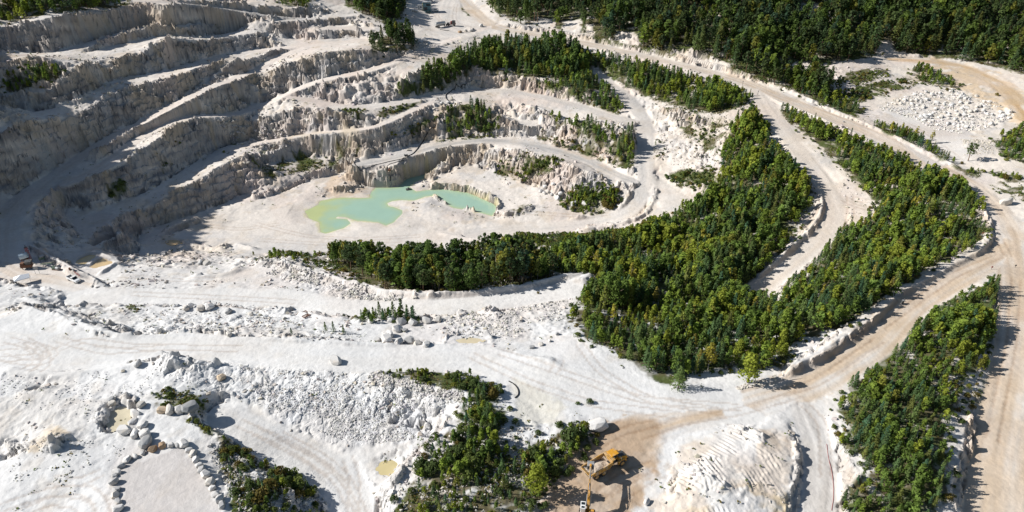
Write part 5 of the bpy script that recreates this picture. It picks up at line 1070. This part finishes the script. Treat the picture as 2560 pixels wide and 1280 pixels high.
m = MB(); m.box((-.85, .75, 2.25), (.95, 1.75, 1.5), taper=.93, bev=.08); cb = m.build('cab', M_wht, ex)
MB().box((-.85, .8, 3.03), (.98, 1.75, .12), bev=.04).build('roof', M_wht, cb)
m = MB(); m.box((-.85, 1.62, 2.35), (.8, .06, 1.1), rot=(R(4), 0, 0)); m.box((-1.33, .75, 2.5), (.05, 1.3, .8)); m.box((-.38, .75, 2.5), (.05, 1.3, .8)); m.box((-.85, 1.15, 3.1), (.7, .6, .04)); m.box((-.85, .3, 3.1), (.6, .45, .04)); m.build('window', M_glass, cb)
# boom, stick and bucket in the y-z plane
def beam(mb, pts, w, x=0):
    """closed side profile (y,z) of width w"""
    b2 = bmesh.new(); A = [b2.verts.new((x-w/2, y, z)) for y, z in pts]; B = [b2.verts.new((x+w/2, y, z)) for y, z in pts]; n = len(pts)
    b2.faces.new(A); b2.faces.new(B[::-1])
    for i in range(n): b2.faces.new((A[i], B[i], B[(i+1) % n], A[(i+1) % n]))
    bmesh.ops.recalc_face_normals(b2, faces=b2.faces); bmesh.ops.bevel(b2, geom=list(b2.edges), offset=.03, segments=1, affect='EDGES'); mb._add(b2)
m = MB(); beam(m, [(.75, 1.5), (.7, 1.9), (2.2, 4.3), (2.9, 4.75), (4.9, 4.55), (5.0, 4.2), (3.1, 4.1), (2.6, 3.8), (1.15, 1.5)], .48, .15); m.build('boom', M_yel, ex)
m = MB(); beam(m, [(4.2, 4.9), (4.7, 5.15), (5.2, 5.0), (9.0, 4.75), (9.1, 4.45), (5.1, 4.2), (4.5, 4.3)], .36, .15); m.build('stick', M_bed, ex)
m = MB(); m.cyl((-.2, 1.6, 1.9), (-.2, 2.7, 3.9), .09).cyl((.5, 1.6, 1.9), (.5, 2.7, 3.9), .09); m.build('boom_cylinder', M_gry, ex)
m = MB(); m.cyl((.15, 2.9, 5.0), (.15, 4.4, 5.1), .09).cyl((.15, 5.3, 5.3), (.15, 8.3, 5.15), .085); m.build('stick_cylinder', M_gry, ex)
m = MB(); m.tubes([(.05, 1.2, 2.3), (.0, 2.2, 4.6), (0, 3, 5.0), (.02, 4.8, 5.35), (.05, 7, 5.15)], .035).tubes([(.28, 1.2, 2.3), (.3, 2.2, 4.6), (.3, 3, 5.0), (.3, 4.8, 5.35), (.27, 7, 5.15)], .035); m.build('hydraulic_hose', M_hose, ex)
m = MB(); prof = [(8.85, 4.9), (9.6, 5.15), (10.25, 4.95), (10.4, 4.3), (10.1, 3.7), (9.4, 3.4), (9.35, 3.5), (9.95, 3.85), (10.2, 4.3), (10.1, 4.8), (9.6, 4.98), (8.95, 4.75)]
beam(m, prof, 1.35, .15)
for s in (-1, 1): beam(m, [(8.85, 4.9), (9.6, 5.15), (10.25, 4.95), (10.4, 4.3), (10.1, 3.7), (9.4, 3.4), (9.0, 4.2)], .07, .15+s*.66)
bk = m.build('bucket', M_gry, ex); m = MB()
for k in range(5): m.box((-.4+k*.275, 9.3, 3.36), (.12, .3, .1), rot=(R(25), 0, 0), bev=.01)
m.build('tooth', M_dk, bk)
m = MB(); m.cyl((.15, 8.3, 5.15), (.15, 9.1, 5.25), .06).box((.15, 9.0, 5.1), (.4, .5, .3)); m.build('bucket_linkage', M_yel, ex)

# white pickup
px_, py_, _ = hit(186, 703); pz_ = gz(px_, py_)
pk = thing('pickup', 'white pickup with an open empty bed parked beside the chalk berm', 'pickup', (px_, py_, pz_), R(-29))
MB().prism([(-2.6, .45), (-2.6, 1.0), (-.4, 1.05), (.05, 1.05), (1.35, 1.12), (2.45, .98), (2.6, .7), (2.6, .4)], -.86, .86, bev=.07).build('body', M_wht, pk)
c_ = MB().prism([(-.45, 1.0), (-.3, 1.68), (.55, 1.72), (1.35, 1.08), (1.35, 1.0)], -.78, .78, bev=.06).build('cab', M_wht, pk)
m = MB(); m.box((.98, 0, 1.42), (.05, 1.35, .92), rot=(0, R(-51), 0), bev=.01); m.box((.3, .79, 1.38), (1.0, .04, .42), bev=.01); m.box((.3, -.79, 1.38), (1.0, .04, .42), bev=.01); m.box((-.4, 0, 1.4), (.04, 1.2, .4), bev=.01); m.build('window', M_glass, c_)
m = MB(); m.box((-1.5, 0, 1.05), (2.0, 1.5, .06)); m.build('bed_floor', M_dk, pk)
m = MB(); m.box((-1.5, .82, 1.16), (2.2, .08, .3)).box((-1.5, -.82, 1.16), (2.2, .08, .3)).box((-2.57, 0, 1.16), (.08, 1.7, .3)); m.build('bed_side', M_wht, pk)
for s in (-1, 1): MB().box((2.56, s*.62, .82), (.1, .35, .18)).build('headlight', M_lamp, pk)
for x in (1.65, -1.6):
    for s in (-1, 1): wheel(pk, x, s*.78, .37, .24, M_gry)
# white canopy
cx_, cy_, _ = hit(60, 708); cz_ = gz(cx_, cy_)
tn = thing('canopy_tent', 'white pop up canopy with a pointed roof beside the crushing plant', 'canopy', (cx_, cy_, cz_), R(34))
m = MB(); bm2 = m.bm; w_, d_ = 2.15, 1.5
v = [bm2.verts.new(p) for p in ((-w_, -d_, 2.3), (w_, -d_, 2.3), (w_, d_, 2.3), (-w_, d_, 2.3), (0, 0, 3.25), (-w_, -d_, 2.05), (w_, -d_, 2.05), (w_, d_, 2.05), (-w_, d_, 2.05), (0, 0, 3.2))]
for i in range(4): bm2.faces.new((v[i], v[(i+1) % 4], v[4])); bm2.faces.new((v[i], v[(i+1) % 4], v[5+(i+1) % 4], v[5+i]))
m.build('canopy_roof', M_canvas, tn)
for sx in (-1, 1):
    for sy in (-1, 1): MB().cyl((sx*(w_-.06), sy*(d_-.06), -.1), (sx*(w_-.06), sy*(d_-.06), 2.3), .04, n=8).build('leg', M_gry, tn)
# the plant in the shade: tilted tank, mast, screener, conveyor, skid of drums, notice board
def at(u, v):
    x, y, _ = hit(u, v); return x, y, gz(x, y)
t = thing('storage_tank', 'pale blue white tank on a steel cradle in the shade of the left wall', 'tank', at(65, 654), R(25))
tk = MB().cyl((-1.3, 0, 1.9), (1.3, 0, 2.3), 1.05, n=24, bev=.15).build('tank_shell', mat('pale_blue_paint', (.50, .60, .66), rough=.4, noise=.1), t, smooth=False)
m = MB()
for sx in (-1, 1):
    for sy in (-1, 1): m.box((sx*.9, sy*.7, .5), (.14, .14, 1.4))
m.box((0, 0, 1.0), (2.2, 1.7, .15)); m.build('cradle', M_rust, t)
MB().cyl((.3, 0, 3.05), (.3, 0, 3.35), .3, n=14).build('hatch', M_gry, t)
t = thing('lattice_mast', 'dark red lattice mast standing behind the pale tank', 'mast', at(78, 652), R(10))
m = MB()
for sx in (-1, 1):
    for sy in (-1, 1): m.box((sx*.3, sy*.3, 2.5), (.09, .09, 5.2), bev=0)
for k in range(6):
    for sy in (-1, 1): m.box((0, sy*.3, .4+k*.85), (.06, .05, 1.0), rot=(0, R(40 if k % 2 else -40), 0), bev=0); m.box((sy*.3, 0, .4+k*.85), (.05, .06, 1.0), rot=(R(40 if k % 2 else -40), 0, 0), bev=0)
m.build('lattice', M_red, t); MB().box((0, 0, 5.15), (.8, .8, .2)).cyl((0, 0, 5.2), (0, 0, 5.9), .12).build('mast_head', M_dk, t)
t = thing('rock_crusher', 'rusty rock crusher with a hopper in the shade beside the pale tank', 'crusher', at(70, 672), R(15))
m = MB(); m.box((0, 0, 1.2), (3.4, 1.7, 1.0)).box((-1.0, 0, 2.0), (1.1, 1.5, .7)); m.build('engine_box', M_rust, t)
m = MB(); m.box((.9, 0, 2.3), (1.5, 1.5, 1.1), taper=1.35); m.build('hopper', M_dk, t)
m = MB()
for sx in (-1, 1): m.box((sx*1.2, .6, .35), (.2, .2, .9)).box((sx*1.2, -.6, .35), (.2, .2, .9))
m.build('frame', M_rust, t); MB().cyl((-1.2, .8, 1.3), (-1.2, .95, 1.3), .55, n=20).build('flywheel', M_dk, t)
t = thing('conveyor', 'green belt conveyor sloping up from the plant yard beside the berm', 'conveyor', at(122, 668), R(-20))
m = MB()
for s in (-1, 1): m.box((0, s*.45, 1.5), (6.0, .1, .3), rot=(0, R(-16), 0))
for k in range(7): m.box((-2.6+k*.87, 0, 1.5+(-2.6+k*.87)*.287), (.08, .9, .1))
m.build('truss', M_green, t); MB().box((0, 0, 1.66), (6.1, .7, .05), rot=(0, R(-16), 0), bev=0).build('belt', M_blk, t)
m = MB(); m.box((1.8, .4, .9), (.12, .12, 2.2)).box((1.8, -.4, .9), (.12, .12, 2.2)).box((-1.8, .4, .4), (.12, .12, 1.1)).box((-1.8, -.4, .4), (.12, .12, 1.1)); m.build('trestle', M_green, t)
t = thing('pump_skid', 'grey green pump skid with a round drum in the plant yard', 'pump skid', at(142, 675), R(-10))
MB().box((0, 0, .25), (2.8, 1.2, .2)).build('skid_base', M_rust, t); MB().cyl((.2, -.3, .9), (1.3, -.3, .9), .5, n=20, bev=.06).build('drum', M_gry, t)
MB().box((-.8, 0, .8), (.9, .9, .9)).cyl((-.8, 0, 1.2), (-.8, 0, 1.6), .12).build('motor', M_green, t); MB().tubes([(1.3, -.3, .9), (1.8, -.2, .7), (2.3, .3, .3), (3.0, .5, .1)], .1).build('outlet_hose', M_hose, t)
t = thing('feeder_machine', 'small olive screening machine behind the conveyor by the berm tip', 'screen', at(108, 655), R(30))
MB().box((0, 0, 1.3), (1.8, 1.3, .7), rot=(0, R(12), 0)).build('screen_box', M_green, t); m = MB().box((0, 0, .95), (1.6, 1.2, .1))
for sx in (-1, 1):
    for sy in (-1, 1): m.box((sx*.7, sy*.5, .5), (.1, .1, 1.2))
m.build('support_frame', M_dk, t); MB().box((.2, 0, 1.95), (1.0, 1.1, .5), taper=1.3).build('hopper', M_gry, t)
t = thing('notice_board', 'blank grey board on two thin posts in the plant yard', 'board', at(95, 686), R(15))
MB().box((0, 0, 2.3), (1.4, .06, .75), bev=.02).build('panel', M_gry, t)
for s in (-1, 1): MB().cyl((s*.6, .05, -.1), (s*.6, .05, 2.5), .04, n=8).build('post', M_dk, t)
t = thing('guard_rail', 'red pipe rail standing beside the white pickup at the berm foot', 'rail', at(195, 691), R(-35))
m = MB()
for z in (.5, 1.0): m.cyl((-1.6, 0, z), (1.6, 0, z), .05, n=8)
m.build('rail_pipe', M_red, t); m = MB()
for x in (-1.6, -.5, .5, 1.6): m.cyl((x, 0, -.1), (x, 0, 1.05), .045, n=8)
m.build('post', M_red, t)
for i, (u, v) in enumerate([(177, 679), (187, 682)]):
    t = thing('steel_drum', ['rust stained drum at the berm foot, the left of two', 'rust stained drum at the berm foot, the right of two'][i], 'drum', at(u, v), 0, 'drums at the berm foot')
    MB().cyl((0, 0, 0), (0, 0, .9), .32, n=18, bev=.03).build('drum_shell', M_gry if i else M_rust, t); MB().cyl((0, 0, .28), (0, 0, .34), .335, n=18).cyl((0, 0, .58), (0, 0, .64), .335, n=18).build('hoop', M_dk, t)
# rusty screen decks on the white flat
for i, (u, v, rz) in enumerate([(755, 785, 45), (770, 789, 45)]):
    t = thing('steel_grating', ['rusty steel grating lying on the white flat, the left of two', 'rusty steel grating lying on the white flat, the right of two'][i], 'grating', at(u, v), R(rz), 'rusty gratings on the white flat')
    m = MB(); m.box((0, .55, .2), (3.2, .12, .2)).box((0, -.55, .2), (3.2, .12, .2)).box((1.6, 0, .2), (.12, 1.2, .2)).box((-1.6, 0, .2), (.12, 1.2, .2)); m.build('frame', M_rust, t)
    m = MB()
    for k in range(14): m.box((-1.4+k*.215, 0, .22), (.09, 1.05, .08), bev=0)
    m.build('bars', M_rust, t)
# upper yard: shed, cabin, vehicles, tanker
t = thing('tall_shed', 'tall teal shed with a white roof and yellow corner in the upper yard', 'shed', at(1068, 27), R(4))
MB().box((0, 0, 2.6), (5.2, 5, 5.4), bev=.05).build('wall', M_teal, t); MB().box((0, .1, 5.45), (5.8, 5.6, .25), rot=(R(-9), 0, 0)).build('roof', M_wht, t)
MB().box((-2.62, -2.52, 2.7), (.3, .3, 5.2)).build('corner_post', mat('yellow_trim', (.62, .52, .12), rough=.5), t); MB().box((1.0, -2.53, 4.1), (2.6, .08, 1.3)).build('window', M_glass, t); MB().box((-.8, -2.54, 1.4), (2.2, .1, 2.8)).build('door', M_dk, t)
t = thing('site_cabin', 'small white site cabin left of the tall teal shed', 'cabin', at(1051, 24), R(4))
MB().box((0, 0, 1.5), (3.2, 2.6, 2.7)).build('wall', M_wht, t); MB().box((0, 0, 2.95), (3.5, 2.9, .2)).build('roof', M_gry, t); MB().box((.5, -1.32, 1.7), (1.0, .06, .9)).build('window', M_glass, t); MB().box((-.9, -1.32, 1.2), (.8, .06, 2.0)).build('door', M_gry, t)
def car(label, u, v, rz, paint, L=4.3, H=1.45, van=False, cat='car'):
    t = thing('parked_van' if van else 'parked_car', label, cat, at(u, v), R(rz)); h2 = H*.55
    MB().prism([(-L/2, .35), (-L/2, h2*1.05), (-L*.1, h2*1.12), (L*.32, h2*1.05), (L/2, h2*.85), (L/2, .35)], -.85, .85, bev=.06).build('body', paint, t)
    cb_ = MB().prism([(-L*.46, h2), (-L*.42, H), (L*.08 if not van else L*.2, H), (L*.28 if not van else L*.36, h2)], -.76, .76, bev=.06).build('cabin', paint, t)
    m = MB(); xa, xb = (L*.08, L*.28) if not van else (L*.2, L*.36)
    ang = math.atan2(H-h2, xb-xa); m.box(((xa+xb)/2+.05, 0, (H+h2)/2+.03), (math.hypot(xb-xa, H-h2)*.8, 1.3, .05), rot=(0, ang, 0), bev=.01)
    for s in (-1, 1): m.box((-L*.1, s*.77, (H+h2)/2), (L*.5, .04, (H-h2)*.6), bev=.01)
    m.build('window', M_glass, cb_)
    for x in (-L*.31, L*.31):
        for s in (-1, 1): wheel(t, x, s*.75, .33, .22, M_gry)
car('white car parked under the trees left of the site cabin', 1036, 30, 8, M_wht)
car('dark teal car parked in front of the tall shed', 1071, 33, 10, mat('dark_teal_paint', (.04, .09, .10), rough=.35), L=4.6)
car('small white van right of the tall shed', 1090, 29, 5, M_wht, L=3.6, H=1.9, van=True, cat='van')
t = thing('tanker_trailer', 'grey cylindrical tanker trailer parked in the upper yard', 'trailer', at(1101, 68), R(38))
MB().cyl((-3.4, 0, 2.2), (3.4, 0, 2.2), 1.15, n=28, bev=.25).build('tank_shell', mat('aluminium_shell', (.55, .55, .54), rough=.35, metal=.5, noise=.08), t); MB().box((0, 0, 1.0), (6.6, .9, .3)).box((3.0, 0, .7), (.2, 1.4, .9)).build('chassis', M_dk, t); MB().box((0, 0, 3.36), (4.0, .5, .06)).build('catwalk', M_gry, t)
for x in (-2.6, -1.5):
    for s in (-1, 1): wheel(t, x, s*.95, .5, .4, M_gry)
t = thing('tractor_unit', 'dark red and black tractor unit parked beside the tanker trailer', 'lorry', at(1127, 65), R(-8))
MB().box((0, 0, .95), (6.2, .95, .35)).box((-1.6, 0, 1.5), (1.4, 2.0, .8)).build('chassis', M_dk, t); c_ = MB().box((1.9, 0, 2.1), (2.0, 2.4, 2.4), taper=.94, bev=.12).build('cab', M_dk, t)
MB().box((2.92, 0, 2.6), (.06, 2.0, .9), rot=(0, R(-4), 0)).box((2.0, 1.17, 2.6), (1.0, .06, .7)).box((2.0, -1.17, 2.6), (1.0, .06, .7)).build('window', M_glass, c_); MB().box((.3, 0, 1.9), (.7, 2.2, 1.7)).box((2.95, 0, 1.3), (.2, 2.3, .5)).build('tool_locker', M_red, t)
for x in (2.1, -1.3, -2.5):
    for s in (-1, 1): wheel(t, x, s*.95, .5, .4, M_gry)
# pipes and hoses on the ground
def hose(name, label, cat, pts, rad, m, sag=.0):
    P = np.array([hit(u, v) for u, v in dense(pts, 5)])
    for _ in range(2): P[1:-1] = .25*P[:-2]+.5*P[1:-1]+.25*P[2:]
    P, _s = resample(P, max(.5, rad*3)); z = ground_h(P[:,0], P[:,1])+rad*.7
    k = np.ones(3)/3; z = np.convolve(np.r_[z[0], z, z[-1]], k, 'valid')
    MB().tubes([(x, y, zz) for x, y, zz in zip(P[:,0], P[:,1], np.maximum(z, ground_h(P[:,0], P[:,1])+rad*.4))], rad).build(name, m, None, smooth=True, label=label, category=cat)
hose('drain_pipe', 'long dark drain pipe running down from the terrace to the gravel track', 'pipe', [(1180,200),(1160,214),(1130,226),(1111,240),(1113,249),(1126,254),(1127,262),(1112,284),(1085,320),(1060,350),(1042,374),(1034,386),(1018,391)], .22, M_hose)
hose('flat_hose', 'black hose edging the left side of the white flat above the pond', 'hose', [(884,404),(882,412),(895,420),(908,432)], .18, M_hose)
hose('flat_hose', 'thin black hose crossing the white flat above the pond', 'hose', [(905,424),(930,417),(958,408),(985,402),(1012,398)], .13, M_hose)
hose('flat_hose', 'looped black hose beside the pump on the white flat', 'hose', [(975,428),(962,420),(970,412),(990,406),(1012,402)], .13, M_hose)
hose('red_hose', 'red hose lying along the right side of the south ramp', 'hose', [(2066,1112),(2071,1150),(2079,1185),(2083,1220),(2083,1250),(2078,1279)], .05, M_redhose)
hose('arched_hose', 'black hose curled beside the scrub edge on the white flat', 'hose', [(1272,955),(1288,962),(1297,976),(1298,990),(1286,997)], .14, M_hose)
hose('dark_pipe', 'dark pipe left along the lower edge of the upper yard', 'pipe', [(1100,74),(1112,77),(1124,78)], .22, M_dk)
t = thing('water_pump', 'dark water pump at the end of the drain pipe', 'pump', at(1016, 393), R(30))
MB().box((0, 0, .6), (1.5, .9, .8)).build('motor', M_dk, t); MB().cyl((-.9, 0, .5), (-.9, 0, 1.5), .3, n=16).build('pump_head', M_gry, t)
t = thing('water_pump', 'rusty pump at the rim of the white flat, above the pond arm', 'pump', at(974, 429), R(70))
MB().box((0, 0, .5), (1.1, .8, .8)).build('motor', M_rust, t); MB().cyl((.5, 0, .4), (.5, 0, 1.3), .2, n=14).build('pump_head', M_rust, t)
x, y = unp(1021, 474, POND_Z)
t = thing('pump_raft', 'small dark pump raft floating in the turquoise pond', 'raft', (x, y, POND_Z), R(20))
m = MB()
for s in (-1, 1): m.cyl((-1.1, s*.55, .1), (1.1, s*.55, .1), .28, n=14, bev=.06)
m.build('float', M_blk, t); MB().box((0, 0, .42), (2.2, 1.5, .1)).build('deck', M_dk, t); MB().cyl((0, 0, .45), (0, 0, 1.1), .3, n=16).build('motor', M_dk, t)
for u, v, lb in [(1856, 214, 'thin dark marker post on the lower edge of the main road'), (1894, 238, 'thin dark marker post at the top of the haul road fork')]:
    t = thing('marker_post', lb, 'post', at(u, v)); MB().cyl((0, 0, -.2), (0, 0, 2.0), .10, .08, n=8).build('pole', M_dk, t); MB().box((0, 0, 2.05), (.4, .06, .4), bev=.01).build('plate', M_dk, t)
t = thing('oil_barrel', 'dark barrel at the end of the white roadside berm', 'barrel', at(2255, 760)); MB().cyl((0, 0, 0), (0, 0, 1.15), .36, n=18, bev=.03).build('barrel_shell', M_dk, t); MB().cyl((0, 0, 1.15), (0, 0, 1.2), .3, n=18).build('lid', M_gry, t)
for u, v, lb in [(2456, 588, 'small red marker in the bank inside the road bend'), (2478, 674, 'small red marker at the left tip of the near wood'), (2537, 670, 'small dark marker at the right tip of the near wood')]:
    t = thing('road_marker', lb, 'marker', at(u, v)); MB().cyl((0, 0, -.1), (0, 0, .8), .05, n=8).build('pole', M_dk, t); MB().box((0, 0, .85), (.5, .08, .5), bev=.02).build('plate', M_red if 'red' in lb else M_dk, t)
# ------------------------------------------------------------------ light
SUN_EL, SUN_AZ = R(33), R(-86)      # azimuth of the sun measured from +Y towards +X
sd = Vector((math.sin(SUN_AZ)*math.cos(SUN_EL), math.cos(SUN_AZ)*math.cos(SUN_EL), math.sin(SUN_EL)))
su = bpy.data.lights.new('sun', 'SUN'); su.energy = 5; su.angle = R(.5); su.color = (1, .965, .91)
suo = bpy.data.objects.new('sun', su); C.objects.link(suo); suo.rotation_euler = (-sd).to_track_quat('-Z', 'Y').to_euler(); suo.location = (-200, 100, 300)
W = bpy.data.worlds.new('World'); SC.world = W; W.use_nodes = True
nt = W.node_tree; bg = nt.nodes['Background']; sk = nt.nodes.new('ShaderNodeTexSky'); sk.sky_type = 'NISHITA'; sk.sun_disc = False
sk.sun_elevation = SUN_EL; sk.sun_rotation = SUN_AZ; sk.air_density = 1.2; sk.dust_density = .6
nt.links.new(sk.outputs['Color'], bg.inputs['Color']); bg.inputs['Strength'].default_value = .05
SC.view_settings.view_transform = 'Standard'; SC.view_settings.look = 'None'; SC.view_settings.gamma = 1; SC.view_settings.exposure = .41
SC.render.engine = 'CYCLES'; SC.cycles.max_bounces = 4; SC.cycles.diffuse_bounces = 1; SC.cycles.use_denoising = True; SC.cycles.denoiser = 'OPENIMAGEDENOISE'
